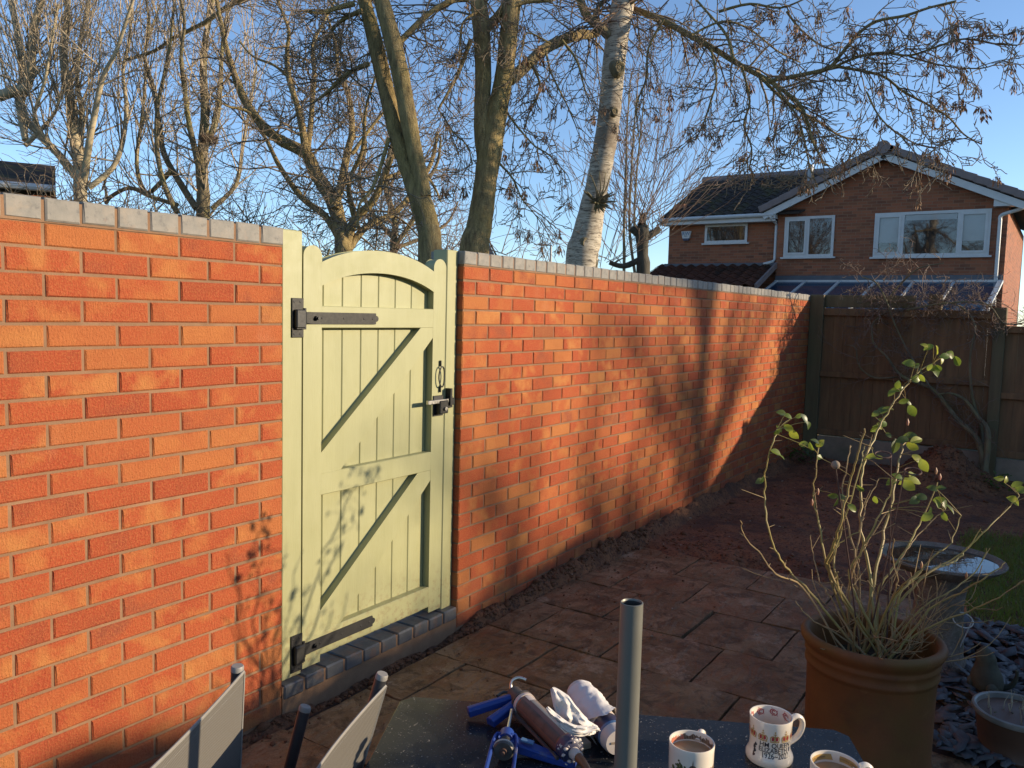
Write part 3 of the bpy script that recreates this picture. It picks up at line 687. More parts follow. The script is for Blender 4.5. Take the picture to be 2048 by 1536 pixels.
# small weeds at the foot of the fence
def leaf_mesh(L, W, fold=.25, n=4, curl=.2):
    m = MB(); vs = []
    for i in range(n+1):
        u = i/n; w = W*.5*math.sin(math.pi*min(1, u*.92+.08))**.8; z = -curl*L*(u-.3)**2
        vs += [(-w, u*L, z+fold*w), (0, u*L, z), (w, u*L, z+fold*w)]
    fs = []
    for i in range(n):
        b = i*3; fs += [(b, b+1, b+4, b+3), (b+1, b+2, b+5, b+4)]
    return m.add(vs, fs)
def put_leaf(mb, lf, p, d, up, s=1):
    d = nrm(d); x = nrm(np.cross(d, up)); z = np.cross(x, d); p = np.asarray(p)
    mb.add([p+s*(v[0]*x+v[1]*d+v[2]*z) for v in lf.v], lf.f)
LF = leaf_mesh(1, .55)
for (x, y, lab) in ((7.0, -2.02, 'small leafy weed growing in the soil in front of the climber trunk'), (7.2, -.18, 'low dark weed in the corner of brick wall and fence')):
    wd = thing('weed', lab, 'plant', (x, y, .05)); mb = MB()
    for i in range(46): put_leaf(mb, LF, (x+rng.gauss(0, .06), y+rng.gauss(0, .08), .06+rng.uniform(0, .16)), (rng.gauss(0, 1), rng.gauss(0, 1), rng.uniform(0, .9)), (0, 0, 1), rng.uniform(.04, .08))
    mb.build('leaves', MT['leaf_d'], wd)

# ================================================================== pots and the rose
PC = np.array([1.045, -2.005])
pt = thing('terracotta_pot', 'large mossy terracotta pot holding the rose bush', 'pot', (PC[0], PC[1], 0))
prof = [(.20, .0), (.222, .004), (.231, .012), (.233, .045), (.228, .052), (.226, .06), (.2285, .30), (.230, .372), (.233, .382), (.2385, .388), (.239, .396), (.236, .404), (.2355, .422), (.2395, .428), (.241, .436), (.2375, .444), (.238, .452), (.247, .462), (.2565, .478), (.258, .492), (.252, .504), (.242, .508), (.230, .504), (.224, .494), (.219, .46), (.214, .39), (.21, .34)]
prof = [(r_*.965, z_*.985) for r_, z_ in prof]
MB().lathe(prof, 56, (PC[0], PC[1], 0.004), lambda a, z: .004*math.sin(3*a+z*4)+.002*math.sin(7*a)).build('body', MT['terracotta'], pt, sm=True)
MB().lathe([(.0001, .385), (.1, .39), (.2025, .378)], 40, (PC[0], PC[1], 0), lambda a, z: .01*math.sin(5*a), cap=False).build('compost', MT['compost'], pt, sm=True)

def rc(q, dep): return at(1450+q[0]*.3906, 640+q[1]*.3906, dep)
rb = thing('rose_bush', 'leggy rose bush with sparse green leaves in the terracotta pot', 'rose bush', (PC[0], PC[1], .4))
ST = [  # traced stems, tip first (in a crop of the photograph), tip distance, base radius
 ([(1130, 180), (1000, 260), (900, 370), (830, 480), (770, 590), (715, 720), (695, 880), (700, 1080), (740, 1300)], 3.5, .0055, 'g'),
 ([(930, 600), (900, 690), (860, 880), (820, 1080), (770, 1300)], 3.42, .0065, 'g'),
 ([(270, 560), (240, 640), (210, 760), (205, 880), (220, 1060), (270, 1200), (340, 1300), (430, 1390)], 2.98, .0045, 'g'),
 ([(480, 620), (470, 740), (455, 900), (480, 1040), (510, 1200), (535, 1320)], 3.1, .0045, 'g'),
 ([(715, 555), (680, 690), (640, 830), (600, 1010), (560, 1140), (535, 1280)], 2.85, .0055, 'g'),
 ([(80, 1030), (100, 1110), (180, 1200), (260, 1300), (400, 1370)], 2.9, .0035, 'b'),
 ([(1090, 830), (1020, 990), (950, 1130), (870, 1260), (790, 1380)], 3.42, .005, 'g'),
 ([(1510, 900), (1440, 970), (1340, 1070), (1250, 1160), (1180, 1230), (1050, 1290), (940, 1400)], 3.3, .0048, 'g'),
 ([(1205, 1000), (1160, 1140), (1080, 1200), (1000, 1290), (880, 1420)], 3.1, .0045, 'g'),
 ([(1440, 1240), (1330, 1320), (1200, 1400), (1050, 1480)], 2.85, .0045, 'g'),
 ([(1531, 1330), (1400, 1420), (1250, 1490), (1080, 1560)], 2.8, .004, 'g'),
 ([(1310, 1070), (1220, 1190), (1040, 1290), (900, 1400)], 3.2, .004, 'g'),
 ([(440, 1100), (450, 1200), (490, 1340), (540, 1420)], 3.2, .0035, 'b'),
 ([(1340, 1170), (1280, 1290), (1150, 1390), (1000, 1480)], 3.15, .0035, 'g'),
 ([(360, 1440), (440, 1530), (560, 1600)], 2.9, .003, 'b'),
 ([(640, 640), (620, 760), (600, 900), (640, 1100), (690, 1300)], 3.2, .0035, 'b'),
 ([(790, 810), (730, 920), (720, 960), (690, 1100), (660, 1300)], 3.25, .003, 'b'),
 ([(900, 780), (870, 800), (840, 900), (780, 1020), (700, 1180), (640, 1320)], 3.0, .0045, 'g'),
 ([(760, 660), (720, 640), (700, 700), (650, 900), (590, 1100), (560, 1300)], 3.12, .004, 'g'),
 ([(690, 1080), (600, 1130), (560, 1200), (540, 1300)], 2.95, .0035, 'g'),
 ([(850, 950), (780, 1060), (680, 1220), (640, 1350)], 3.08, .004, 'b'),
 ([(1010, 1280), (930, 1340), (860, 1430)], 2.8, .0045, 'g'),
 ([(980, 1340), (990, 1400), (960, 1500), (900, 1560)], 2.95, .0035, 'b'),
 ([(1130, 970), (1060, 1030), (1000, 1090), (930, 1180), (860, 1320)], 3.2, .003, 'b'),
 ([(580, 1290), (570, 1340), (600, 1430), (660, 1520)], 2.85, .0035, 'g'),
 ([(870, 1120), (855, 1200), (880, 1330), (860, 1450)], 2.85, .003, 'b')]
rng = random.Random(5); tw = []
stems3d = []
for k, (l, dt, r0, c) in enumerate(ST):
    a = rng.uniform(0, 6.28); rb_ = rng.uniform(.01, .09)
    base = np.array([PC[0]+rb_*math.cos(a), PC[1]+rb_*math.sin(a), .385])
    n = len(l); pts = [rc(q, dt+(3.06-dt)*(i/n)**1.5+.015*math.sin(2.1*i+k)) for i, q in enumerate(l)]
    low = pts[-1]
    if low[2] > .56: pts.append((low*.45+base*.55)+np.array([0, 0, -.02]))
    pts.append(base)
    pts = pts[::-1]; sm_ = smooth(pts, 5)
    sm_ = [p+np.array([rng.gauss(0, .0022), rng.gauss(0, .0022), 0]) for p in sm_]
    sm_[0] = base
    rad = np.linspace(r0*1.25, max(.0018, r0*.45), len(sm_)); stems3d.append(sm_)
    MB().tube(sm_, rad, 6).build('stem', MT['stem_green'] if c == 'g' else MT['stem_brown'], rb, sm=True)
    for i in range(5, len(sm_)-1, 4):       # thorns, side shoots and buds
        d = nrm([rng.gauss(0, 1), rng.gauss(0, 1), rng.gauss(.6, .5)])
        L = rng.choice([.012, .018, .03, .05]) if rng.random() < .8 else .11
        tw.append((tuple(sm_[i]), tuple(sm_[i]+d*L), .0019, .0009))
Pb = dict(n=[5, 4, 3], wig=[.2, .22, .3], tz=[.08, .16, 0], kids=[.6, .5, 0], skip=[1, 1, 0], ang=(.4, 1.1), lr=[.5, .6, .6], max=1, rmin=.0015)
for i in range(18):
    a = rng.uniform(0, 6.28); q = rng.uniform(0, .13); d = nrm([math.cos(a)*.75+rng.gauss(0, .3), math.sin(a)*.75+rng.gauss(0, .3), rng.uniform(.2, 1.3)])
    grow(tw, (PC[0]+q*math.cos(a), PC[1]+q*math.sin(a), .39), tuple(d), rng.uniform(.12, .42), .0032, 0, Pb, rng)
for i in range(12):     # dead twigs on the right-hand side
    grow(tw, (PC[0]+.08, PC[1]-.1, .42), tuple(nrm([rng.gauss(.5, .5), rng.gauss(-.6, .4), rng.uniform(.1, .7)])), rng.uniform(.15, .34), .002, 0, Pb, rng)
tag(build_segs('twigs', tw, MT['stem_brown'], rb, 4), kind='stuff')
LV = [  # (crop x, crop y, pointing angle in degrees, length m, kind)
 (1020, 130, 150, .04, 'y'), (1040, 140, 200, .045, 'l'), (1085, 150, 110, .05, 'y'), (1130, 185, 10, .05, 'l'), (1160, 180, -20, .055, 'l'), (1190, 215, -55, .06, 'l'), (1110, 205, -90, .045, 'y'),
 (940, 220, 170, .055, 'l'), (975, 235, 200, .045, 'd'), (1050, 240, 60, .035, 'y'), (1080, 260, -70, .06, 'l'), (1095, 250, -40, .05, 'l'), (1060, 250, 180, .04, 'l'), (985, 300, 10, .05, 'l'), (975, 300, 175, .05, 'l'), (1010, 300, -60, .04, 'y'),
 (885, 330, 90, .04, 'l'), (870, 360, 180, .05, 'l'), (850, 375, 215, .045, 'l'), (905, 350, 30, .03, 'l'), (920, 415, 20, .045, 'd'), (945, 435, -50, .05, 'l'), (960, 470, -65, .06, 'l'),
 (830, 455, 170, .05, 'd'), (800, 465, 195, .06, 'd'), (770, 480, 210, .04, 'd'), (800, 515, 150, .04, 'l'), (775, 545, 170, .04, 'y'), (815, 530, 20, .045, 'l'), (765, 560, 215, .045, 'l'), (795, 545, -50, .04, 'y'),
 (840, 590, -40, .03, 'd'), (870, 650, 250, .07, 'd'), (905, 615, 190, .06, 'd'), (945, 590, 170, .06, 'd'), (985, 615, 15, .065, 'y'), (965, 650, -30, .06, 'y'), (740, 700, 185, .06, 'y'), (790, 705, 0, .045, 'y'), (990, 715, -35, .06, 'y'), (1020, 750, -70, .06, 'y'),
 (960, 790, 20, .06, 'y'), (975, 825, -10, .065, 'y'), (945, 850, -40, .06, 'y'), (920, 830, 200, .06, 'y'), (880, 800, 150, .05, 'l'), (850, 830, 190, .05, 'l'),
 (275, 555, 120, .035, 'l'), (265, 575, 220, .03, 'l'), (320, 490, 150, .04, 'l'), (285, 475, 170, .045, 'd'), (330, 555, -30, .045, 'y'), (355, 590, -55, .05, 'y'), (380, 490, 20, .035, 'l'), (410, 510, -50, .05, 'd'), (430, 545, -65, .04, 'd'), (265, 680, -20, .05, 'l'), (290, 700, -35, .035, 'l'),
 (400, 635, 170, .04, 'd'), (440, 645, 120, .04, 'd'), (460, 620, 150, .04, 'd'), (490, 630, 40, .04, 'y'), (490, 705, -20, .035, 'l'), (485, 700, 40, .03, 'l'), (175, 825, 200, .035, 'd'), (190, 820, 250, .03, 'd'),
 (550, 900, 180, .04, 'd'), (600, 905, 20, .04, 'd'), (565, 940, 250, .035, 'd'), (655, 965, -40, .045, 'l'), (770, 925, -80, .035, 'l'), (690, 860, 140, .04, 'd'),
 (1000, 905, 170, .05, 'd'), (970, 925, 200, .05, 'd'), (1085, 935, 100, .045, 'l'), (1100, 920, 20, .05, 'd'), (1130, 945, -30, .055, 'd'), (1155, 970, -50, .05, 'd'), (1040, 990, -110, .05, 'd'), (1060, 860, 160, .045, 'd'), (1110, 860, 10, .04, 'd'), (1125, 1010, -70, .04, 'd'), (1030, 1010, 210, .05, 'd'),
 (1400, 810, 180, .045, 'y'), (1440, 815, 60, .035, 'y'), (1470, 915, 170, .045, 'y'), (1485, 930, -60, .05, 'y'), (1500, 840, 30, .05, 'd'), (1520, 870, -20, .05, 'l')]
leafs = {}
for nm, mt in (('l', 'leaf'), ('y', 'leaf_y'), ('d', 'leaf_d')): leafs[nm] = [leaf_mesh(1, w, f, 5, c).mesh('leaf', MT[mt], sm=True) for (w, f, c) in ((.62, .3, .3), (.7, .2, .5), (.55, .45, .2))]
allp = np.array([p for s_ in stems3d for p in s_]); petioles = []
for i, (x, y, ang, L, kd) in enumerate(LV):
    dep = 3.0+rng.gauss(0, .05)
    if 620 < x < 1250: dep += .47*min(1, max(0, (1000-y)/450))
    if x >= 1250: dep += .27
    if x < 500: dep = 2.98+rng.gauss(0, .03)
    p = rc((x, y), dep)
    j = np.argmin(((allp-p)**2).sum(1)); q = allp[j]
    a = math.radians(ang); d = nrm(CR*math.cos(a)+CU*math.sin(a)+CF*rng.gauss(0, .35))
    up = nrm(-CF*.75+CU*rng.uniform(-.2, .9)+CR*rng.gauss(0, .5))
    b = p-d*L*.5
    o = link('leaf', leafs[kd][i % 3], rb, tuple(b))
    xx = nrm(np.cross(d, up)); zz = np.cross(xx, d)
    mm = Matrix(((xx[0], d[0], zz[0]), (xx[1], d[1], zz[1]), (xx[2], d[2], zz[2]))); o.rotation_euler = mm.to_euler(); s_ = L*.92; o.scale = (s_, s_, s_)
    if np.linalg.norm(q-b) < .16: petioles.append((tuple(q), tuple(b*.6+q*.4+np.array([0, 0, .004])), .0013, .0011)); petioles.append((tuple(b*.6+q*.4+np.array([0, 0, .004])), tuple(b), .0011, .0009))
tag(build_segs('petioles', petioles, MT['stem_green'], rb, 4), kind='stuff')
for (x, y) in ((475, 895), (445, 950), (1005, 1270), (1235, 1325), (1230, 1500), (1080, 790), (1100, 820), (935, 540)):
    p = rc((x, y), 2.95); MB().tube([p, p+np.array([.002, 0, .012]), p+np.array([.003, .001, .024])], [.003, .005, .001], 6).build('bud', MT['bud'], rb, sm=True)
# rusty plant stakes in the pot
def stake(l, dt, label, ball=False, loop=False):
    t = thing('plant_stake', label, 'stake', (PC[0], PC[1], .4)); top = rc(l[0], dt); bot = np.array([PC[0]+.04*math.sin(l[0][0]), PC[1]+.05*math.cos(l[0][0]*2), .375])
    MB().tube([top, (top+bot)/2+np.array([.004, -.003, 0]), bot], .0029, 6).build('rod', MT['rust'], t, sm=True)
    if ball: MB().sphere(top+np.array([0, 0, .009]), .0155, 14, 9).build('knob', MT['concrete'], t, sm=True)
    if loop: MB().tube([top+np.array(CR)*(.03+.03*math.cos(a))*(1 if loop > 0 else -1)+np.array([0, .0, .011*math.sin(a)])+np.array(CF)*.02*math.sin(a) for a in np.linspace(math.pi, -math.pi+.3, 18)], .0029, 6).build('loop', MT['rust'], t, sm=True)
stake([(565, 755), (615, 1480)], 2.9, 'thin rusty rod with a round knob on top standing in the rose pot', True)
stake([(850, 690), (780, 1430)], 3.1, 'taller rusty rod with looped top leaning left in the rose pot', False, -1)
stake([(920, 775), (800, 1400)], 2.98, 'shorter rusty rod ending in a wide ring among the rose leaves', False, 1)

# ------------------------------------------------------------------ bird bath, planter, statue
BB = np.array([2.21, -2.10])
b = thing('bird_bath', 'stone bird bath with a wide shallow bowl of water behind the rose', 'bird bath', (BB[0], BB[1], 0))
MB().lathe([(.14, -.02), (.15, .0), (.145, .03), (.122, .07), (.112, .2), (.106, .33), (.115, .42), (.135, .458)], 28, (BB[0], BB[1], 0), lambda a, z: .035*math.sin(5*a+9*z)+.025*math.sin(11*a-14*z)).build('column', MT['stone'], b, sm=True)
MB().lathe([(.05, .452), (.13, .455), (.215, .485), (.264, .516), (.277, .530), (.272, .538), (.259, .538), (.243, .524), (.18, .508), (.001, .498)], 48, (BB[0], BB[1], 0), lambda a, z: .006*math.sin(4*a)).build('bowl', MT['stone'], b, sm=True)
MB().lathe([(.0001, .5235), (.2385, .5235)], 44, (BB[0], BB[1], 0), lambda a, z: .006*math.sin(4*a), cap=False).build('water', MT['water'], b)
SPC = np.array([1.47, -2.47])
b = thing('low_planter', 'low brown glazed planter with pale rim full of mossy compost', 'planter', (SPC[0], SPC[1], 0))
MB().lathe([(.115, .0), (.128, .004), (.132, .02), (.128, .026), (.138, .09), (.148, .158)], 44, (SPC[0], SPC[1], .003)).build('body', MT['planter'], b, sm=True)
MB().lathe([(.146, .154), (.155, .156), (.160, .166), (.158, .177), (.150, .180), (.143, .176), (.139, .14), (.136, .12)], 44, (SPC[0], SPC[1], .003), cap=False).build('rim', MT['planter_rim'], b, sm=True)
MB().lathe([(.0001, .150), (.08, .152), (.1395, .146)], 36, (SPC[0], SPC[1], .003), lambda a, z: .02*math.sin(5*a), cap=False).build('compost', MT['compost'], b, sm=True)
mb = MB(); r = np.random.RandomState(5)
for i in range(16):
    a = r.uniform(0, 6.28); q = r.uniform(.02, .12); x, y = SPC[0]+q*math.cos(a), SPC[1]+q*math.sin(a)
    mb.tube([(x, y, .15), (x+r.normal(0, .006), y+r.normal(0, .006), .19), (x+r.normal(0, .012), y+r.normal(0, .012), .2+r.uniform(0, .035))], [.0028, .0026, .0008], 5, flat=.4)
mb.build('seedlings', MT['twig_pale'], b)
a = r.uniform(0, 6.28, 110); q = .128*np.sqrt(r.uniform(0, 1, 110))
tag(scatter('pebbles', np.stack([SPC[0]+q*np.cos(a), SPC[1]+q*np.sin(a), np.full(110, .157)], -1), r.uniform(.003, .008, 110), MT['compost'], b, .7), kind='stuff')
AC = np.array([2.0, -2.335])
b = thing('stone_animal', 'small dark stone animal figure sitting upright on the slate chips', 'statue', (AC[0], AC[1], .02))
prof = [(.03, .0), (.052, .006), (.066, .03), (.069, .058), (.062, .09), (.050, .118), (.043, .138), (.043, .155), (.040, .172), (.031, .190), (.018, .206), (.006, .216), (.0005, .219)]
v = MB().lathe(prof, 22, (0, 0, 0)); ang = math.radians(150); ca, sa = math.cos(ang), math.sin(ang)
def bend(p): z = p[2]; return (AC[0]+ca*(p[0]*.92+.03*(z/.2)**2)-sa*p[1], AC[1]+sa*(p[0]*.92+.03*(z/.2)**2)+ca*p[1], .012+z)
m = MB().add([bend(p) for p in v.v], v.f)
for sgn in (-1, 1):
    w = MB().sphere((.03, sgn*.045, .035), .034, 12, 8, (1.15, .62, 1)); m.add([bend(p) for p in w.v], w.f)
    w = MB().sphere((.062, sgn*.03, .012), .018, 10, 6, (1.6, .8, .7)); m.add([bend(p) for p in w.v], w.f)
    w = MB().sphere((.01, sgn*.030, .178), .010, 8, 6, (1, .6, 1.3)); m.add([bend(p) for p in w.v], w.f)
m.build('body', MT['statue'], b, sm=True)
tl = [(-.05, 0, .02), (-.085, .02, .015), (-.10, .05, .03), (-.098, .075, .075), (-.09, .085, .12)]
MB().tube([bend(p) for p in smooth(tl, 4)], np.linspace(.018, .006, 17), 8).build('tail', MT['statue'], b, sm=True)
ring = thing('wire_ring', 'thin white wire ring poking up beside the bird bath column', 'wire', (2.18, -2.24, .2))
p0 = np.array(at(1926, 1240, 3.85)); MB().tube([p0+CR*.045*math.cos(a)+CU*.028*math.sin(a)+CF*.03*math.sin(a) for a in np.linspace(0, 2*math.pi, 24)]+[p0+np.array([.02, .04, -.25])], .0032, 6, False).build('ring', MT['white_wire'], ring, sm=True)

# slate chippings round the bath
r = np.random.RandomState(12); n = 2600
px = r.uniform(1.25, 3.0, n); py = r.uniform(-3.4, -1.98, n)
ok = (px > 1.3+.0*py) & ~((px < 1.75) & (py > -2.2)); px, py = px[ok], py[ok]; n = len(px)
cv = np.array([(-1, -.6, 0), (.2, -.75, 0), (1, -.1, 0), (.6, .7, 0), (-.7, .6, 0), (-.95, -.5, .22), (.2, -.65, .22), (.9, -.1, .22), (.5, .6, .22), (-.65, .5, .22)], float)
cf = [(5, 6, 7, 8, 9)]+[(i, (i+1) % 5, 5+(i+1) % 5, 5+i) for i in range(5)]
cft = np.array([(5, 6, 7), (5, 7, 8), (5, 8, 9)]+[t for i in range(5) for t in ((i, (i+1) % 5, 5+(i+1) % 5), (i, 5+(i+1) % 5, 5+i))])
sz = r.gamma(5, .0052, n).clip(.01, .055)
def tilt_scatter(name, P, S, mat, seed=1):
    r = np.random.RandomState(seed); n = len(P); out = np.zeros((n, 10, 3))
    for i in range(n):
        a = r.uniform(0, 6.28); tx, ty = r.normal(0, .28, 2); c, s_ = math.cos(a), math.sin(a)
        v = cv*S[i]*np.array([1.25, r.uniform(.6, 1), r.uniform(.7, 1.5)])*(1+r.uniform(-.18, .18, (10, 1)))
        x = v[:, 0]*c-v[:, 1]*s_; y = v[:, 0]*s_+v[:, 1]*c; out[i] = np.stack([x, y, v[:, 2]+x*tx+y*ty], -1)+P[i]
    F = cft[None]+(np.arange(n)*10)[:, None, None]
    return np_mesh(name, out.reshape(-1, 3), F.reshape(-1, 3), mat)
tag(tilt_scatter('slate_chippings', np.stack([px, py, r.uniform(.0, .03, n)], -1), sz, MT['slate']), 'blue grey slate chippings spread around the bird bath', 'slate', kind='stuff')
tag(MB().add([(1.2, -3.9, -.004), (3.0, -3.9, -.004), (3.0, -1.95, -.004), (1.75, -1.95, -.004), (1.3, -2.2, -.004)], [(0, 1, 2, 3, 4)]).build('slate_bed', MT['pav_joint']), kind='structure')
# grass
r = np.random.RandomState(2); n = 30000
px = r.uniform(2.8, 5.6, n); py = r.uniform(-3.6, -1.85, n); hz, lw_ = soil_h(px, py)
ok = (lw_ > r.uniform(.15, .9, n)) & (px > 2.86+.12*np.sin(py*9)); px, py, hz = px[ok], py[ok], hz[ok]; n = len(px)
a = r.uniform(0, 6.28, n); h = r.gamma(4, .0105, n).clip(.015, .10); w = r.uniform(.0014, .0032, n); ln = r.normal(0, .6, (n, 2))*h[:, None]
dx, dy = np.cos(a)*w, np.sin(a)*w
Vg = np.stack([np.stack([px-dx, py-dy, hz-.005], -1), np.stack([px+dx, py+dy, hz-.005], -1), np.stack([px+dx*.7+ln[:, 0]*.4, py+dy*.7+ln[:, 1]*.4, hz+h*.6], -1), np.stack([px-dx*.7+ln[:, 0]*.4, py-dy*.7+ln[:, 1]*.4, hz+h*.6], -1), np.stack([px+ln[:, 0], py+ln[:, 1], hz+h], -1)], 1)
Fg = np.array([(0, 1, 2), (0, 2, 3), (3, 2, 4)])[None]+(np.arange(n)*5)[:, None, None]
tag(np_mesh('grass', Vg.reshape(-1, 3), Fg.reshape(-1, 3), MT['grass']), 'rough green lawn grass beyond the slate chips', 'grass', kind='stuff')

# ================================================================== table, pole, chairs
E1 = np.array([.4605, -.8877, 0]); E2 = np.array([-.8877, -.4605, 0]); TO = np.array([-.703, -1.252, 0]); UPZ = np.array([0, 0, 1.])
TZ = .72; TW = 1.03; TL = 1.02
def tp(a, b, z=0): return TO+E1*a+E2*b+UPZ*z
tb = thing('patio_table', 'square dark glass patio table with clipped corners, dusty', 'table', tuple(tp(TW/2, TL/2)))
c = .026; oc = [(c, 0), (TW-c, 0), (TW, c), (TW, TL-c), (TW-c, TL), (c, TL), (0, TL-c), (0, c)]
PH = (TW/2-.0, .5)
angs = sorted(list(np.linspace(-math.pi, math.pi, 33)[:-1])+[math.atan2(y-PH[1], x-PH[0]) for x, y in oc])
def outer(a):
    dx, dy = math.cos(a), math.sin(a); best = 9
    for i in range(8):
        (x1, y1), (x2, y2) = oc[i], oc[(i+1) % 8]; ex, ey = x2-x1, y2-y1; den = dx*ey-dy*ex
        if abs(den) < 1e-9: continue
        t = ((x1-PH[0])*ey-(y1-PH[1])*ex)/den; u = ((x1-PH[0])*dy-(y1-PH[1])*dx)/den
        if t > 0 and -1e-6 <= u <= 1+1e-6: best = min(best, t)
    return PH[0]+dx*best, PH[1]+dy*best
vs = []; fs = []; n = len(angs)
for z in (TZ-.008, TZ):
    for a in angs: vs.append(tp(PH[0]+.026*math.cos(a), PH[1]+.026*math.sin(a), z))
    for a in angs: x, y = outer(a); vs.append(tp(x, y, z))
for i in range(n):
    j = (i+1) % n; fs += [(i, j, n+j, n+i), (2*n+i, 3*n+i, 3*n+j, 2*n+j), (n+i, n+j, 3*n+j, 3*n+i), (i, 2*n+i, 2*n+j, j)]
MB().add(vs, fs).build('glass_top', MT['table_glass'], tb, bevel=.0015)
fr = MB()
for (a0, b0, a1, b1) in ((.05, .05, TW-.05, .05), (.05, TL-.05, TW-.05, TL-.05), (.05, .05, .05, TL-.05), (TW-.05, .05, TW-.05, TL-.05)):
    fr.tube([tp(a0, b0, TZ-.023), tp(a1, b1, TZ-.023)], .014, 8)
fr.build('frame', MT['frame_grey'], tb, sm=True)
for a in (.07, TW-.07):
    for b_ in (.07, TL-.07): MB().tube([tp(a, b_, .0), tp(a, b_, TZ-.03)], .017, 10).build('leg', MT['frame_grey'], tb, sm=True)
pp = tp(PH[0], PH[1])
pl = thing('parasol_pole', 'plain grey hollow parasol tube rising through the table without a canopy', 'pole', (pp[0], pp[1], 0))
MB().lathe([(.0195, .06), (.0195, 1.163), (.0178, 1.1635), (.0174, 1.163), (.0174, .70)], 32, (pp[0], pp[1], 0)).build('tube', MT['pole'], pl, sm=True)
MB().lathe([(.0172, .9), (.0172, 1.160)], 24, (pp[0], pp[1], 0), cap=False).build('inside', MT['shaded_inside'], pl, sm=True)  # dark liner: the shade inside the hollow tube put into its colour
MB().lathe([(.2, .003), (.205, .02), (.19, .05), (.04, .062), (.024, .07), (.024, .16), (.02, .165)], 36, (pp[0], pp[1], 0)).build('base', MT['dark_iron'], pl, sm=True)
MB().tube([(pp[0], pp[1], .14), tuple(np.array([pp[0], pp[1], .14])+E1*.045)], .006, 8).build('clamp_screw', MT['chrome'], pl)

def chair(top, lean, w, fab_top, label, sag=.0, capflat=False, wide=E2, drop=.0):
    """folded sling chair: two long tubes from the ground to capped tops, fabric stretched between them"""
    top = np.asarray(top, float); lean = np.asarray(lean, float); H = top[2]
    foot = top+lean; foot[2] = .015
    t = thing('folding_chair', label, 'chair', tuple(((foot*2+wide*w)/2)[:2])+(0,))
    ax = nrm(top-foot); nn = nrm(np.cross(ax, wide))
    for k in (0, 1):
        o_ = wide*w*k
        fl = .7 if capflat else 1.0
        ps = MB().tube([foot+o_, top+o_-ax*.012], .0125, 14, True, fl).build('post', MT['frame_grey'], t, sm=True)
        cp = MB().tube([top+o_-ax*.011, top+o_-ax*.003, top+o_], [.0129, .0129, .0112], 14, True, fl).build('end_cap', MT['cap_grey'], ps, sm=True)
        MB().tube([foot+o_+nn*.045, top+o_-ax*(H*.42)+nn*.03], .010, 10).build('leg', MT['frame_grey'], t, sm=True)
    def sheet(z0, z1, off, bow, nm):
        a = foot+ax*z0*np.linalg.norm(top-foot); b_ = foot+ax*z1*np.linalg.norm(top-foot); vs = []; fs = []; n1, n2 = 14, 12
        for s_ in (0, 1):
            for i in range(n1+1):
                for j in range(n2+1):
                    u, v = i/n1, j/n2; e = 4*u*(1-u)
                    vs.append(a+(b_-a)*(v-sag*e*v*v)+wide*w*u+nn*(off+.0022*s_-bow*e)+0)
        m_ = (n1+1)*(n2+1)
        for i in range(n1):
            for j in range(n2):
                q = [i*(n2+1)+j, (i+1)*(n2+1)+j, (i+1)*(n2+1)+j+1, i*(n2+1)+j+1]; fs.append(tuple(q)); fs.append(tuple(x+m_ for x in q[::-1]))
        for i in range(n1): j = n2; p_ = i*(n2+1)+j; q_ = p_+n2+1; fs.append((p_, q_, q_+m_, p_+m_))
        sl_ = MB().add(vs, fs).build(nm, MT['sling'], t, sm=True)
        hem = MB(); top_ = [vs[i*(n2+1)+n2]+nn*.0012 for i in range(n1+1)]; hem.tube(top_, .0038, 6, True, .6); low_ = [p_-ax*.018 for p_ in top_]; hem.tube(low_, .0012, 4)
        for e_ in (0, n1): hem.tube([vs[e_*(n2+1)+j]+nn*.0015 for j in range(n2+1)], .0032, 6, True, .7)
        hem.build('hem', MT['cap_grey'], sl_, sm=True)
    sheet(.46, fab_top, .0127, drop, 'back_sling'); sheet(.2, .44, .0127, .004, 'seat_sling')
    MB().tube([foot+ax*.16*H, foot+ax*.16*H+wide*w], .009, 8).build('crossbar', MT['frame_grey'], t, sm=True)
    return t
zA = .93; A = onz(475, 1331, zA); chair(A, (-.0, .06, 0), .50, .988, 'folded grey mesh garden chair standing nearest the brick wall', .05, drop=.01)
zB = .90; B = onz(765, 1347, zB); chair(B, tuple(E1*-.24), .50, .975, 'folded grey mesh garden chair leaning by the table edge', .13, drop=.045)
zC = .82; C_ = onz(611, 1412, zC); chair(C_, tuple(E1*-.2), .46, .60, 'folded chair with flat grey end cap between the two mesh chair backs', .02, capflat=True)
# ================================================================== things on the table
def text_geo(s, size, align='CENTER', sub=True):
    cu = bpy.data.curves.new('t', 'FONT'); cu.body = s; cu.size = size; cu.align_x = align; cu.resolution_u = 3; cu.offset = size*.012
    o = bpy.data.objects.new('t', cu); COL.objects.link(o); dg = bpy.context.evaluated_depsgraph_get(); dg.update()
    me = bpy.data.meshes.new_from_object(o.evaluated_get(dg)); vs = [tuple(v.co) for v in me.vertices]; fs = [tuple(p.vertices) for p in me.polygons]
    bpy.data.objects.remove(o); bpy.data.curves.remove(cu); bpy.data.meshes.remove(me); return vs, fs
def wrap(vs, c, th0, rf, z0, off=.0005, sx=1.0, inside=False):
    out = []
    for (x, y, _) in vs:
        z = z0+y; r_ = rf(z)+(-off if inside else off); a = th0+(-1 if inside else 1)*sx*x/max(rf(z), .01); out.append((c[0]+r_*math.cos(a), c[1]+r_*math.sin(a), c[2]+z))
    return out
def ellipse(cx, cy, rx, ry, n=12): return [(cx+rx*math.cos(2*math.pi*i/n), cy+ry*math.sin(2*math.pi*i/n), 0) for i in range(n)]
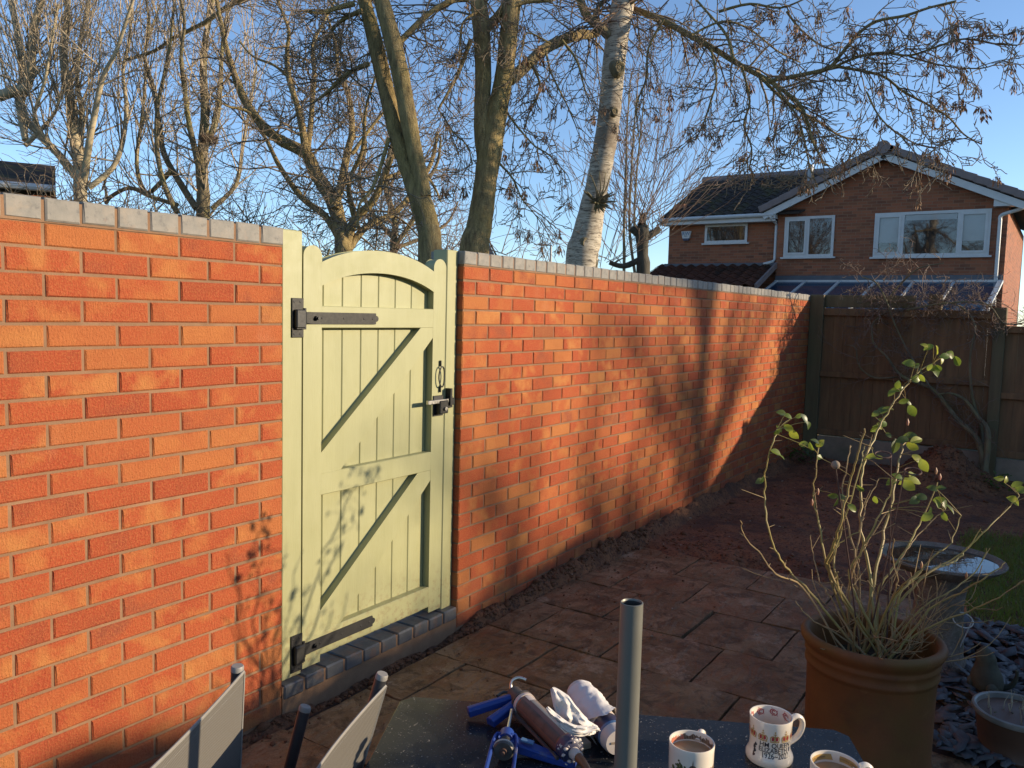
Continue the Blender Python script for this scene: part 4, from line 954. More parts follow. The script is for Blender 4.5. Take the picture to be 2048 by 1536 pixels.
def ringpoly(cx, cy, r0, r1, a0=0, a1=2*math.pi, n=14, sq=1):
    vs = []; fs = []
    for i in range(n+1):
        a = a0+(a1-a0)*i/n; vs += [(cx+r0*math.cos(a), cy+sq*r0*math.sin(a), 0), (cx+r1*math.cos(a), cy+sq*r1*math.sin(a), 0)]
    for i in range(n): fs.append((2*i, 2*i+1, 2*i+3, 2*i+2))
    return vs, fs
class Pr:
    def __init__(s): s.v = []; s.f = []
    def poly(s, p): b = len(s.v); s.v += [(q[0], q[1], 0) for q in p]; s.f.append(tuple(range(b, b+len(p))))
    def geo(s, g, dx=0, dy=0): b = len(s.v); s.v += [(q[0]+dx, q[1]+dy, 0) for q in g[0]]; s.f += [tuple(i+b for i in f) for f in g[1]]
MZ = TZ+.0008
def mug(c, prof_o, prof_i, h, handle_ang, label, full):
    t = thing('mug', label, 'mug', (c[0], c[1], MZ)); cc = (c[0], c[1], MZ)
    MB().lathe(prof_o+prof_i, 48, cc).build('body', MT['ceramic'], t, sm=True)
    zs = [p[1] for p in prof_o]; rs = [p[0] for p in prof_o]; rf = lambda z: float(np.interp(z, zs, rs))
    zi = [p[1] for p in prof_i][::-1]; ri = [p[0] for p in prof_i][::-1]; rfi = lambda z: float(np.interp(z, zi, ri))
    d = np.array([math.cos(handle_ang), math.sin(handle_ang), 0]); b = np.array(cc)
    r0 = rf(h*.8)
    pts = [b+d*(r0-.003)+UPZ*h*.80, b+d*(r0+.016)+UPZ*h*.90, b+d*(r0+.030)+UPZ*h*.82, b+d*(r0+.033)+UPZ*h*.64, b+d*(r0+.022)+UPZ*h*.42, b+d*(rf(h*.27)-.002)+UPZ*h*.27]
    MB().tube(smooth(pts, 6), .0058, 10, True, 1.25).build('handle', MT['ceramic'], t, sm=True)
    MB().lathe([(.0001, full), (rfi(full)-.0002, full)], 40, cc, cap=False).build('tea', MT['tea'], t)
    return t, cc, rf, rfi
def facing(c): return math.atan2(CAM[1]-c[1], CAM[0]-c[0])
def prt(t, nm, pr, cc, th, rf, z0, mat, inside=False, off=.0005, sx=1.0):
    MB().add(wrap(pr.v, cc, th, rf, z0, off, sx, inside), pr.f).build(nm, MT[mat], t)
RANG = math.atan2(CR[1], CR[0])
c1 = (-.452, -2.058)
po = [(.0465, 0), (.0485, .004), (.0485, .012), (.0455, .019), (.0420, .026), (.0415, .04), (.0422, .06), (.0433, .08), (.0445, .0925), (.0438, .0945)]
pi_ = [(.0415, .094), (.0405, .085), (.0392, .06), (.0385, .03), (.03, .013), (.0001, .012)]
t, cc, rf, rfi = mug(c1, po, pi_, .0945, RANG+.25, 'cream mug with red crowns and dark lettering, standing behind the other two mugs', .045)
th = facing(c1)+.33
p = Pr()
for s_, dy, sz in (('HM QUEEN', .0425, .0148), ('ELIZABETH II', .0315, .0138), ('1926~2022', .0205, .0146)): p.geo(text_geo(s_, sz), 0, dy)
prt(t, 'lettering', p, cc, th, rf, 0, 'print_dark', sx=.92)
p = Pr()
for (dx, dy, rr) in ((0, 0, .004), (.001, -.008, .0045), (-.002, -.015, .0035), (.003, .006, .003)): p.poly(ellipse(-.047+dx, .036+dy, rr*.6, rr)); p.poly([(-.05+dx, .034+dy), (-.043+dx, .037+dy), (-.043+dx, .034+dy), (-.049+dx, .031+dy)])
prt(t, 'emblem', p, cc, th, rf, 0, 'print_dark')
gold = Pr(); red = Pr()
for k in range(-4, 5):
    x = k*.0245-.004
    for sg in (-1, 1):
        red.poly(ellipse(x+sg*.0042, .0622, .0026, .0046, 10)); gold.geo(ringpoly(x+sg*.0046, .0620, .0036, .0056, math.radians(-60), math.radians(240), 10, 1.25))
    gold.poly([(x-.0095, .0545), (x, .0540), (x, .0562), (x-.009, .0568)]); gold.poly([(x, .0540), (x+.0095, .0545), (x+.009, .0568), (x, .0562)])
    gold.poly([(x-.0012, .057), (x+.0012, .057), (x+.0010, .0735), (x-.0010, .0735)]); gold.poly([(x-.0035, .0712), (x+.0035, .0712), (x+.0035, .0728), (x-.0035, .0728)])
    gold.poly(ellipse(x, .0765, .0016, .002, 8))
prt(t, 'crowns', gold, cc, th, rf, 0, 'print_gold'); prt(t, 'crown_lining', red, cc, th, rf, 0, 'print_red', off=.0006)
p = Pr()
for k in range(8):
    x = k*.029
    p.geo(ringpoly(x, .0820, .0062, .0084, 0, 6.28, 14, .85)); p.geo(ringpoly(x, .0820, .0024, .0046, .6, 5.4, 10)); 
    for a in range(5): p.poly(ellipse(x+.0098*math.cos(a*1.257+.5), .0820+.0086*math.sin(a*1.257+.5), .0009, .0011, 6))
prt(t, 'rose_band', p, cc, th, rfi, 0, 'print_red', inside=True, off=.0005)

c2 = (-.655, -1.962)
po = [(.041, 0), (.0425, .003), (.0430, .02), (.0435, .05), (.0440, .08), (.0445, .0915), (.0437, .0935)]
pi_ = [(.0418, .093), (.0408, .08), (.0400, .05), (.039, .02), (.03, .01), (.0001, .009)]
t, cc, rf, rfi = mug(c2, po, pi_, .0935, RANG+1.05, 'cream mug of tea printed with a domed skyline and dark tree, beside the grey pole', .073)
th = facing(c2); p = Pr(); gr = Pr(); dk = Pr()
def dome(x, z, w, h, pr):
    pr.poly([(x-w, z-.03), (x+w, z-.03), (x+w, z), (x-w, z)])
    pr.poly([(x-w*.9, z)]+[(x+w*.9*math.cos(a), z+h*math.sin(a)) for a in np.linspace(math.pi, 0, 9)]+[(x+w*.9, z)])
    pr.poly([(x-w*.14, z+h*.95), (x+w*.14, z+h*.95), (x+w*.10, z+h*1.5), (x, z+h*2.3), (x-w*.10, z+h*1.5)])
dome(.004, .058, .0085, .009, p); dome(.0215, .056, .0028, .004, p)
for k in range(12): x = .028+k*.004; p.poly([(x-.002, .03), (x+.002, .03), (x+.002, .054+.004*math.sin(k*2.3)), (x-.002, .056+.004*math.sin(k*1.7))])
for k in range(-6, 0): x = k*.005-.012; p.poly([(x-.0025, .03), (x+.0025, .03), (x+.0025, .046), (x-.0025, .046)])
r_ = random.Random(3)
for k in range(60): x, z = r_.gauss(-.019, .005), r_.gauss(.055, .0065); gr.poly(ellipse(x, z, .0022, .0022, 6))
for k in range(26): x, z = r_.gauss(-.036, .003), r_.gauss(.045, .007); gr.poly(ellipse(x, z, .002, .002, 6))
prt(t, 'skyline', p, cc, th, rf, 0, 'print_brown'); prt(t, 'tree_print', gr, cc, th, rf, 0, 'print_green', off=.0008)
p = Pr(); q = Pr()
for k in range(46):
    x = k*.0053; (q if (k//7) % 3 == 2 else p).poly([(x, .076), (x+.0050, .076), (x+.0050, .085+.003*math.sin(k*1.9)), (x, .085+.003*math.sin(k*1.3))])
prt(t, 'rim_band', p, cc, th, rfi, 0, 'print_brown', inside=True); prt(t, 'rim_band_accent', q, cc, th, rfi, 0, 'print_pink', inside=True)
c3 = (-.566, -2.212)
t, cc, rf, rfi = mug(c3, po, pi_, .0935, RANG+.15, 'cream mug of tea with gold lettered band inside its rim, at the table corner', .072)
p = Pr()
for k in range(46): x = k*.0053; p.poly([(x, .0765), (x+.0053, .0765), (x+.0053, .0875), (x, .0875)])
prt(t, 'gold_band', p, cc, 0, rfi, 0, 'print_gold', inside=True)
p = Pr()
rr_ = random.Random(9)
for k in range(90):
    x = k*.0026
    if k % 9 != 8: p.poly([(x, .080), (x+.0006, .080), (x+.0006, .0845+rr_.uniform(-.001, .001)), (x, .0845)]); p.poly([(x, .0820+rr_.uniform(-.0015, .0015)), (x+.0018, .0820), (x+.0018, .0827), (x, .0827)])
prt(t, 'band_lettering', p, cc, 0, rfi, 0, 'print_brown', inside=True, off=.0009)

# ------------------------------------------------------------------ sealant guns and the paper roll
def cyl_between(m, a, b, r0, n=24, r1=None, caps=True): return m.tube([a, b], [r0, r0 if r1 is None else r1], n, caps)
r_c = .0255
A0 = onz(1046, 1406, TZ+.038); A1 = onz(1140, 1498, TZ+.030)
ax = nrm(A1-A0); L = .225; A1 = A0+ax*L; sd = nrm(np.cross(ax, UPZ)); up = np.cross(sd, ax)
gun = thing('sealant_gun', 'blue handled sealant gun loaded with a brown cartridge lying on the table', 'sealant gun', tuple(((A0+A1)/2)[:2])+(TZ,))
ca = MB(); cyl_between(ca, A0+ax*.012, A1-ax*.035, r_c, 32); cart = ca.build('cartridge', MT['cart_brown'], gun, sm=True)
m = MB(); m.tube([A0, A0+ax*.004, A0+ax*.013], [r_c*.98, r_c*1.07, r_c*1.07], 32); m.build('end_ring', MT['cart_white'], cart, sm=True)
m = MB(); m.tube([A1-ax*.036, A1-ax*.030, A1-ax*.012, A1-ax*.006], [r_c*1.0, r_c*1.06, r_c*1.05, r_c*.7], 32); m.build('shoulder', MT['navy'], cart, sm=True)
m = MB(); m.tube([A1-ax*.008, A1+ax*.012], [r_c*.5, r_c*.45], 20); m.build('collar', MT['cart_white'], cart, sm=True)
m = MB(); m.tube(smooth([A1+ax*.004, A1+ax*.03-up*.002, A1+ax*.055-up*.010, A1+ax*.075-up*.018], 5), np.linspace(.0105, .0045, 16), 14); m.build('nozzle', MT['nozzle'], cart, sm=True)
def band(a0, a1, s0, s1, mat, nm, off=.0004):
    vs = []; fs = []; n = 8
    for i in range(n+1):
        a = a0+(a1-a0)*i/n; d = (math.cos(a)*up+math.sin(a)*sd)*(r_c+off); vs += [A0+ax*s0+d, A0+ax*s1+d]
    for i in range(n): fs.append((2*i, 2*i+1, 2*i+3, 2*i+2))
    MB().add(vs, fs).build(nm, MT[mat], cart, sm=True)
band(-.55, .1, .013, L-.037, 'cart_silver', 'silver_stripe'); band(.5, 1.3, .02, L-.04, 'gun_grey', 'small_print', .0005); band(-.5, .2, .016, .038, 'cart_white', 'label_panel', .0007)
band(-1.35, -.72, .02, .045, 'cart_white', 'label_box', .0007); band(-1.3, -.8, .048, .068, 'print_pink', 'label_box', .0007)
# smears of sealant and foil on the nose
pr = np.random.RandomState(4); pts = np.array([A1-ax*pr.uniform(.004, .03)+(math.cos(a)*up+math.sin(a)*sd)*r_c*pr.uniform(.7, 1.1) for a in pr.uniform(0, 6.28, 60)])
tag(scatter('dried_smears', pts, pr.uniform(.0015, .0045, 60), MT['cart_white'], gun, .8, seed=6), kind='stuff')
m = MB(); cyl_between(m, A0-ax*.045, A0, .019, 18); m.tube([A0-ax*.005, A0], [r_c*1.1, r_c*1.1], 24)
for s_ in (-1, 1): m.tube([A0-up*.012+sd*s_*(r_c+.004), A1-ax*.02-up*.014+sd*s_*(r_c+.004)], .0042, 6)
m.build('carriage', MT['gun_grey'], gun, sm=True)
m = MB(); hb = A0-ax*.03
h1 = onz(936, 1424, TZ+.018); h2 = onz(980, 1445, TZ+.016)
def grip(a, b, w0, w1, nm):
    d = nrm(b-a); s_ = nrm(np.cross(d, UPZ)); u = np.cross(s_, d); vs = []
    for (q, w) in ((a, w0), (a*.55+b*.45, w0*1.0), (b, w1)):
        vs += [q+s_*w-u*.009, q+s_*w+u*.006, q+s_*w*.5+u*.011, q-s_*w*.5+u*.011, q-s_*w+u*.006, q-s_*w-u*.009]
    fs = [tuple(range(6))[::-1], tuple(range(12, 18))]+[(k*6+i, k*6+(i+1) % 6, (k+1)*6+(i+1) % 6, (k+1)*6+i) for k in range(2) for i in range(6)]
    MB().add(vs, fs).build(nm, MT['gun_blue'], gun, bevel=.0015)
grip(hb-sd*.0, h1, .010, .012, 'handle'); grip(hb+ax*.012-sd*.01, h2, .010, .012, 'trigger')
k0 = A0-ax*.05
m = MB(); m.tube(smooth([k0, k0-ax*.012+up*.010, k0-ax*.016+up*.022-sd*.006, k0-ax*.010+up*.030-sd*.02, k0-ax*.0+up*.026-sd*.034], 5), .0036, 8); m.build('rod_hook', MT['chrome'], gun, sm=True)
m = MB(); m.tube(smooth([k0, k0-ax*.012+sd*.018, k0-ax*.002+sd*.04], 5), .0036, 8); m.build('release_lever', MT['gun_grey'], gun, sm=True)
# second gun, frame end towards the viewer
g2 = thing('empty_sealant_gun', 'empty blue sealant gun with open frame lying in front of the loaded one', 'sealant gun', tuple(onz(1010, 1500, TZ)[:2])+(TZ,))
B0 = onz(1012, 1478, TZ+.03); B1 = onz(1000, 1530, TZ+.034); bx = nrm(np.array([B1[0]-B0[0], B1[1]-B0[1], 0])); bs = nrm(np.cross(bx, UPZ)); B0 = np.array([B0[0], B0[1], TZ+.031])
m = MB()
for s_ in (-1, 1): m.tube(smooth([B0+bs*s_*.010+UPZ*.008, B0+bx*.02+bs*s_*.024+UPZ*.004, B0+bx*.24+bs*s_*.028-UPZ*.012], 5), .0052, 8, True, .7)
m.tube([B0-bx*.02, B0+bx*.008], .016, 14); f2 = m.build('frame', MT['gun_blue'], g2, sm=True)
m = MB(); m.tube([B0+bx*.045, B0+bx*.049, B0+bx*.053], [.019, .0215, .019], 26); m.build('plunger_plate', MT['gun_grey'], g2, sm=True)
m = MB(); m.tube([B0+bx*.053, B0+bx*.058], .008, 14); m.tube([B0+bx*.058, B0+bx*.064], .004, 10); m.build('plunger_nut', MT['rust'], g2, sm=True)
MB().tube([B0+bx*.043, B0+bx*.0455], .0225, 26).build('plunger_rim', MT['cart_white'], g2, sm=True)
m = MB(); m.tube([B0+bx*.045, B0-bx*.12+UPZ*.003], .004, 8); m.build('rod', MT['chrome'], g2, sm=True)
m = MB(); spn = [B0+bx*(.006+.036*i/60)+(math.cos(i*.9)*bs+math.sin(i*.9)*UPZ)*.0105 for i in range(61)]; m.tube(spn, .0018, 5); m.build('spring', MT['gun_grey'], g2, sm=True)
h = onz(1110, 1510, TZ+.016)
m = MB(); hb = B0+bs*.012; d = nrm(h-hb)
vs = []; s_ = nrm(np.cross(d, UPZ)); u = UPZ
for (q, w, tk) in ((0, .012, .012), (.05, .016, .012), (.12, .013, .010), (.165, .010, .008)): qq = hb+d*q-u*.008*(q/.165); vs += [qq+s_*w-u*tk, qq+s_*w+u*tk*.7, qq-s_*w+u*tk*.7, qq-s_*w-u*tk]
fs = [(0, 1, 2, 3), (15, 14, 13, 12)]+[(k*4+i, k*4+(i+1) % 4, k*4+4+(i+1) % 4, k*4+4+i) for k in range(3) for i in range(4)]
m.add(vs, fs).build('handle', MT['gun_blue'], g2, bevel=.003)
MB().obox(hb+d*.06+u*.012, d, s_, u, .028, .012, .004, .001).build('sticker', MT['blue_label'], g2)
# grey block under the paper
gb = thing('grey_block', 'flat grey block lying on the table beside the cartridge', 'block', tuple(onz(1150, 1480, TZ)[:2])+(TZ,))
q = onz(1145, 1473, TZ+.006); MB().obox((q[0], q[1], TZ+.0085), ax, sd, UPZ, .10, .034, .015, .002).build('block', MT['concrete'], gb)
# tube wrapped in white paper
P0 = onz(1158, 1385, TZ+.036); P1 = onz(1226, 1478, TZ+.030); pa = nrm(np.array([P1[0]-P0[0], P1[1]-P0[1], 0])); P0 = np.array([P0[0], P0[1], TZ+.0365])
ps = nrm(np.cross(pa, UPZ)); LP = .235
ro = thing('paper_wrapped_tube', 'round tube loosely wrapped in crumpled white paper behind the grey pole', 'tube', (P0[0], P0[1], TZ))
MB().tube([P0, P0+pa*(LP-.012), P0+pa*LP], [.031, .031, .027], 28).build('tube', MT['cart_white'], ro, sm=True)
MB().tube([P0+pa*(LP-.068), P0+pa*(LP-.034)], .0316, 28).build('navy_label', MT['navy'], ro, sm=True)
MB().tube([P0+pa*(LP-.034), P0+pa*(LP-.026)], .0319, 28).build('blue_stripe', MT['blue_label'], ro, sm=True)
MB().obox(P0+pa*(LP+.0005), ps, UPZ, pa, .034, .005, .002, .0006).build('slot', MT['concrete'], ro)
vs = []; fs = []; n1, n2 = 26, 40; pr = np.random.RandomState(8)
for i in range(n1+1):
    for j in range(n2+1):
        u_ = i/n1; a = -2.3+4.9*j/n2; f_ = fbm(np.array(u_*7.0), np.array(a*2.2+4), 4, 3)
        r_ = .0325+.0065*abs(f_-.45)*2+.003*max(0, math.sin(u_*9+a*2)); r_ += .004*u_
        s0 = .012+.008*math.sin(a*1.5); e = .165+.020*math.sin(a*2.2+1)
        p_ = P0+pa*(s0+(e-s0)*u_)+(math.sin(a)*ps+math.cos(a)*UPZ)*r_
        p_[2] = max(p_[2], TZ+.0012); vs.append(p_)
for i in range(n1):
    for j in range(n2): b = i*(n2+1)+j; fs.append((b, b+1, b+n2+2, b+n2+1))
MB().add(vs, fs).build('paper_wrap', MT['paper'], ro, sm=True)
# crumpled tail of the paper, standing up beside the cartridge
def sheet(ctrl, wid, nm, seed):
    vs = []; fs = []; C = smooth(ctrl, 7); n = len(C); m_ = 12; W = np.interp(np.linspace(0, 1, n), np.linspace(0, 1, len(wid)), wid)
    for i, c_ in enumerate(C):
        d = nrm(C[min(i+1, n-1)]-C[max(i-1, 0)]); s_ = nrm(np.cross(d, nrm(-CF+UPZ*.3))); nn = np.cross(s_, d)
        for j in range(m_+1):
            v = j/m_*2-1; w = fbm(np.array(i*.22), np.array(j*.45), 3, seed)-.45
            q = c_+s_*v*W[i]+nn*(w*.030+.012*(1-v*v)); q[2] = max(q[2], TZ+.0012); vs.append(q)
    for i in range(n-1):
        for j in range(m_): b = i*(m_+1)+j; fs.append((b, b+1, b+m_+2, b+m_+1))
    MB().add(vs, fs).build(nm, MT['paper'], ro, sm=True)
sheet([at(1104, 1376, 1.70), at(1122, 1402, 1.69), at(1140, 1432, 1.68), at(1165, 1454, 1.68), at(1190, 1460, 1.70)], [.004, .019, .023, .020, .008], 'paper_flap', 2)
sheet([at(1094, 1416, 1.66), at(1112, 1436, 1.65), at(1138, 1456, 1.64), at(1166, 1462, 1.65), at(1186, 1456, 1.67)], [.004, .008, .010, .010, .006], 'paper_fold', 5)

# ================================================================== neighbour's house
HX = 20.0; DX = CAM[0]
hs = thing('brick_house', 'red brick house with white gable boards, white windows and conservatory roof', 'house', (HX+4, 2.5, 0))
gy0, gy1, yl = -1.25, 3.98, 7.1
w = MB(); apex_y = 1.44
w.prism([(gy0, -.1), (gy1, -.1), (gy1, 4.47), (apex_y, 5.72), (gy0, 4.42)], HX, HX+.3, lambda a, b, d: (d, a, b)); w.build('gable_wall', MT['hbrick'], hs)
MB().box(HX+.3, HX+8, gy0, gy0+.3, -.1, 4.42).build('side_wall', MT['hbrick_side'], hs)
MB().box(HX+.12, HX+.4, gy1+.001, yl, -.1, 4.40).build('wing_wall', MT['hbrick'], hs)
MB().box(HX+.4, HX+6, yl-.3, yl-.001, -.1, 4.9).build('end_wall', MT['hbrick_side'], hs)
MB().box(HX+7.7, HX+8, gy0, yl, -.1, 4.4).build('back_wall', MT['hbrick'], hs)
OV = .28
def slope_quad(m, y0, z0, y1, z1, x0, x1, th=.09):
    d = nrm([0, y1-y0, z1-z0]); n = np.array([0, -d[2], d[1]]); n = n if n[2] > 0 else -n
    a = np.array([x0, y0, z0]); b = np.array([x1, y0, z0]); c = np.array([x1, y1, z1]); e = np.array([x0, y1, z1])
    return m.add([a, b, c, e, a+n*th, b+n*th, c+n*th, e+n*th], [(0, 1, 2, 3), (7, 6, 5, 4), (0, 4, 5, 1), (1, 5, 6, 2), (2, 6, 7, 3), (3, 7, 4, 0)])
ap = (apex_y, 5.80); er = (-1.62, 4.43); el = (4.35, 4.44)
rf = slope_quad(slope_quad(MB(), er[0], er[1], ap[0], ap[1], HX-.12, HX+8.1), el[0], el[1], ap[0], ap[1], HX-.12, HX+8.1).build('gable_roof', MT['tile_dark'], hs)
for (e_, nm) in ((er, 'r'), (el, 'l')):
    d = nrm([0, ap[0]-e_[0], ap[1]-e_[1]]); Lr = math.hypot(ap[0]-e_[0], ap[1]-e_[1]); nn = np.array([0, -d[2], d[1]]); nn = nn if nn[2] > 0 else -nn
    MB().obox(np.array([HX-OV+.02, *( (np.array(e_)+np.array(ap))/2)])-nn*.10, d, (1, 0, 0), nn, Lr, .03, .165, .004).build('barge_board', MT['white_trim'], hs)
    n = int(Lr/.30)
    for i in range(n+1):
        c_ = np.array([HX-OV+.085, *(np.array(e_)+(np.array(ap)-np.array(e_))*min((i+.5)*.30/Lr, .985))])+nn*(.05+.045)
        d2 = nrm(d-nn*.06)
        MB().obox(c_, d2, (1, 0, 0), np.cross(d2, (1, 0, 0)), .325, .29, .17, .012).build('verge_tile', MT['tile_grey'], rf)
MB().tube([(HX-.36, ap[0], ap[1]+.085), (HX+8.1, ap[0], ap[1]+.085)], .16, 12).prism([(ap[0]-.3, ap[1]-.1), (ap[0]+.3, ap[1]-.1), (ap[0]+.12, ap[1]+.12), (ap[0]-.12, ap[1]+.12)], HX-.30, HX+.05, lambda a, b, d: (d, a, b)).build('ridge', MT['tile_grey'], rf)
MB().prism([(-1.60, 4.36), (-.96, 4.36), (-.96, 4.67), (-1.62, 4.38)], HX-OV+.04, HX-.002, lambda a, b, d: (d, a, b)).build('eaves_box', MT['white_trim'], hs)
MB().prism([(3.99, 4.30), (4.32, 4.38), (4.30, 4.46), (3.6, 4.76), (3.6, 4.62), (3.99, 4.47)], HX-OV+.04, HX-.002, lambda a, b, d: (d, a, b)).build('eaves_box', MT['white_trim'], hs)
# solar panels on the right slope
d = nrm([0, ap[0]-er[0], ap[1]-er[1]]); nn = np.array([0, -d[2], d[1]]); nn = nn if nn[2] > 0 else -nn
for k in range(3):
    for j in range(2): MB().obox(np.array([HX+.9+k*1.7, *(np.array(er)+(np.array(ap)-np.array(er))*(.32+.40*j))])+nn*.19, d, (1, 0, 0), nn, 1.02, 1.64, .04, .004).build('solar_panel', MT['solar'], rf)
# wing roof with single pantiles
def tile_mesh(w_, l_, mat, nm='roof_tile'):
    m = MB(); n = 8; vs = []
    for s_, zz in ((0, 0.0), (1, -.016)):
        for v in (0, 1):
            for i in range(n+1):
                u = i/n; h = .032*math.sin(u*2*math.pi-.6)+(.028 if v == 0 else 0); vs.append((u*w_*1.04, v*l_, h+zz))
    fs = [(i, i+1, n+2+i, n+1+i) for i in range(n)]+[(i, 2*(n+1)+i, 2*(n+1)+i+1, i+1) for i in range(n)]
    return m.add(vs, fs).mesh(nm, mat, sm=False)
def tiled(parent, x0, z0, x1, z1, y0, y1, gauge, w_, mat, nm):
    me = tile_mesh(w_, gauge*1.12, mat, nm); Ls = math.hypot(x1-x0, z1-z0); ux, uz = (x1-x0)/Ls, (z1-z0)/Ls
    nx, nz = -uz, ux; rows = int(Ls/gauge); colsn = int(round((y1-y0)/w_))
    for r0 in range(rows):
        for c_ in range(colsn):
            o = link(nm, me, parent, (x0+ux*r0*gauge+nx*.05, y0+c_*w_, z0+uz*r0*gauge+nz*.05))
            o.rotation_mode = 'QUATERNION'   # local x runs along -y, local y up the slope
            Rq = Matrix(((0, ux, nx), (-1, 0, 0), (0, uz, nz))); o.rotation_quaternion = Rq.to_quaternion(); o.location.y += w_
wr = MB(); ex0, ez0, rx, rz = HX-.18, 4.40, HX+3.0, 5.90
dd = nrm([rx-ex0, 0, rz-ez0]); nn = np.array([-dd[2], 0, dd[0]])
a, b = np.array([ex0, 0, ez0]), np.array([rx, 0, rz]); c_ = np.array([HX+6.2, 0, 4.40])
wr.add([a+[0, 3.4, 0], a+[0, 7.25, 0], b+[0, 7.25, 0], b+[0, 1.6, 0], a+nn*.04+[0, 3.4, 0], a+nn*.04+[0, 7.25, 0], b+nn*.04+[0, 7.25, 0], b+nn*.04+[0, 1.6, 0]], [(0, 1, 2, 3), (7, 6, 5, 4), (0, 4, 5, 1), (1, 5, 6, 2), (2, 6, 7, 3), (3, 7, 4, 0)])
wr.add([b+[0, 7.25, .03], b+[0, 1.6, .03], c_+[0, 1.6, 0], c_+[0, 7.25, 0]], [(0, 1, 2, 3)])
wro = wr.build('wing_roof', MT['tile_dark'], hs)
tiled(wro, ex0, ez0, rx, rz, 4.05, 7.25, .30, .29, MT['tile_dark'], 'roof_tile')
MB().tube([(rx, 1.6, rz+.06), (rx, 7.27, rz+.06)], .11, 10).build('ridge', MT['tile_grey'], wro)
MB().tube([(ex0-.06, 4.02, ez0+.0), (ex0-.06, 7.28, ez0-.02)], .055, 10).build('gutter', MT['white_trim'], hs)
MB().box(ex0-.01, ex0+.02, 4.0, 7.26, ez0-.16, ez0-.02).box(ex0+.02, HX+.118, 4.0, 7.2, ez0-.165, ez0-.15).build('fascia', MT['white_trim'], hs)
MB().tube([(HX+1.9, 3.36*1.0+.35, 5.2), (HX+1.9, 3.71, 6.0)], .075, 12).build('vent_pipe', MT['galv'], wro)
# windows
def window(y0, y1, z0, z1, splits, mats, x=HX, sill=True, tops=()):
    fr_ = MB(); d0, d1 = x-.035, x+.03; fw = .065
    fr_.box(d0, d1, y0, y1, z0, z0+fw).box(d0, d1, y0, y1, z1-fw, z1).box(d0, d1, y0, y0+fw, z0+fw, z1-fw).box(d0, d1, y1-fw, y1, z0+fw, z1-fw)
    wo_ = fr_.build('window', MT['white_trim'], hs)
    ed = [y0+fw]+list(splits)+[y1-fw]
    for i, (a, b) in enumerate(zip(ed[:-1], ed[1:])):
        if i: MB().box(d0+.001, d1, a-.035, a+.035, z0+fw, z1-fw).build('mullion', MT['white_trim'], wo_)
        aa, bb = a+(.035 if i else 0), b-(.035 if i < len(ed)-2 else 0); mt = mats[i]
        sash = 'c' in mt
        if sash:
            MB().box(d0-.012, d0+.0, aa, bb, z0+fw, z0+fw+.05).box(d0-.012, d0, aa, bb, z1-fw-.05, z1-fw).box(d0-.012, d0, aa, aa+.05, z0+fw+.05, z1-fw-.05).box(d0-.012, d0, bb-.05, bb, z0+fw+.05, z1-fw-.05).build('sash', MT['white_trim'], wo_)
        MB().box(x-.006, x+.004, aa, bb, z0+fw, z1-fw).build('pane', MT['pane'], wo_)
        if 'b' in mt: MB().box(x-.012, x-.007, aa+.02, bb-.02, z0+fw+(z1-z0)*.26, z1-fw-.02).build('blind', MT['pane_blind'], wo_)
        if 'h' in mt: MB().box(x-.012, x-.007, aa+.02, bb-.02, z1-fw-.14, z1-fw-.01).build('blind', MT['pane_blind'], wo_)
    if sill: MB().box(x-.09, x-.0, y0-.06, y1+.06, z0-.045, z0-.002).build('sill', MT['white_trim'], wo_)
window(2.54, 3.79, 3.30, 4.34, [3.19], ['x', 'c']); window(-.92, 1.59, 3.27, 4.34, [-.27, .95], ['cb', 'h', 'cb']); window(4.82, 6.02, 3.73, 4.24, [], ['x'], HX+.12)
al = MB().prism([(6.42, 4.08), (6.70, 4.08), (6.66, 3.88), (6.46, 3.88)], HX+.05, HX+.119, lambda a, b, d: (d, a, b)).build('alarm_box', MT['white_trim'], hs)
MB().prism([(6.462, 3.879), (6.658, 3.879), (6.63, 3.82), (6.49, 3.82)], HX+.052, HX+.119, lambda a, b, d: (d, a, b)).build('alarm_base', MT['navy'], al)
v, f_ = text_geo('RW', .14); MB().add([(HX+.047, 6.56-p[0], 3.965+p[1]) for p in v], f_).build('alarm_lettering', MT['blue_label'], al)
v, f_ = text_geo('alarm', .045); MB().add([(HX+.047, 6.56-p[0], 3.93+p[1]) for p in v], f_).build('alarm_lettering', MT['navy'], al)
# rainwater pipes
MB().tube(smooth([(ex0-.05, 4.10, 4.40), (ex0-.05, 4.10, 4.31), (HX+.05, 4.04, 4.19), (HX+.05, 4.03, 4.1)], 4)+[np.array([HX+.05, 4.03, 3.25]), np.array([HX+.02, 4.08, 3.19]), np.array([HX-.1, 4.28, 3.12])], .04, 10).build('downpipe', MT['white_trim'], hs, sm=True)
MB().tube([(HX-.2, -1.63, 4.40), (HX+7.9, -1.63, 4.40)], .06, 10).build('gutter', MT['white_trim'], hs, sm=True)
MB().tube(smooth([(HX-.15, -1.60, 4.36), (HX-.1, -1.45, 4.28), (HX-.06, -1.13, 4.18), (HX-.06, -1.10, 4.05)], 4)+[np.array([HX-.06, -1.10, 2.1])], .042, 10).build('downpipe', MT['white_trim'], hs, sm=True)
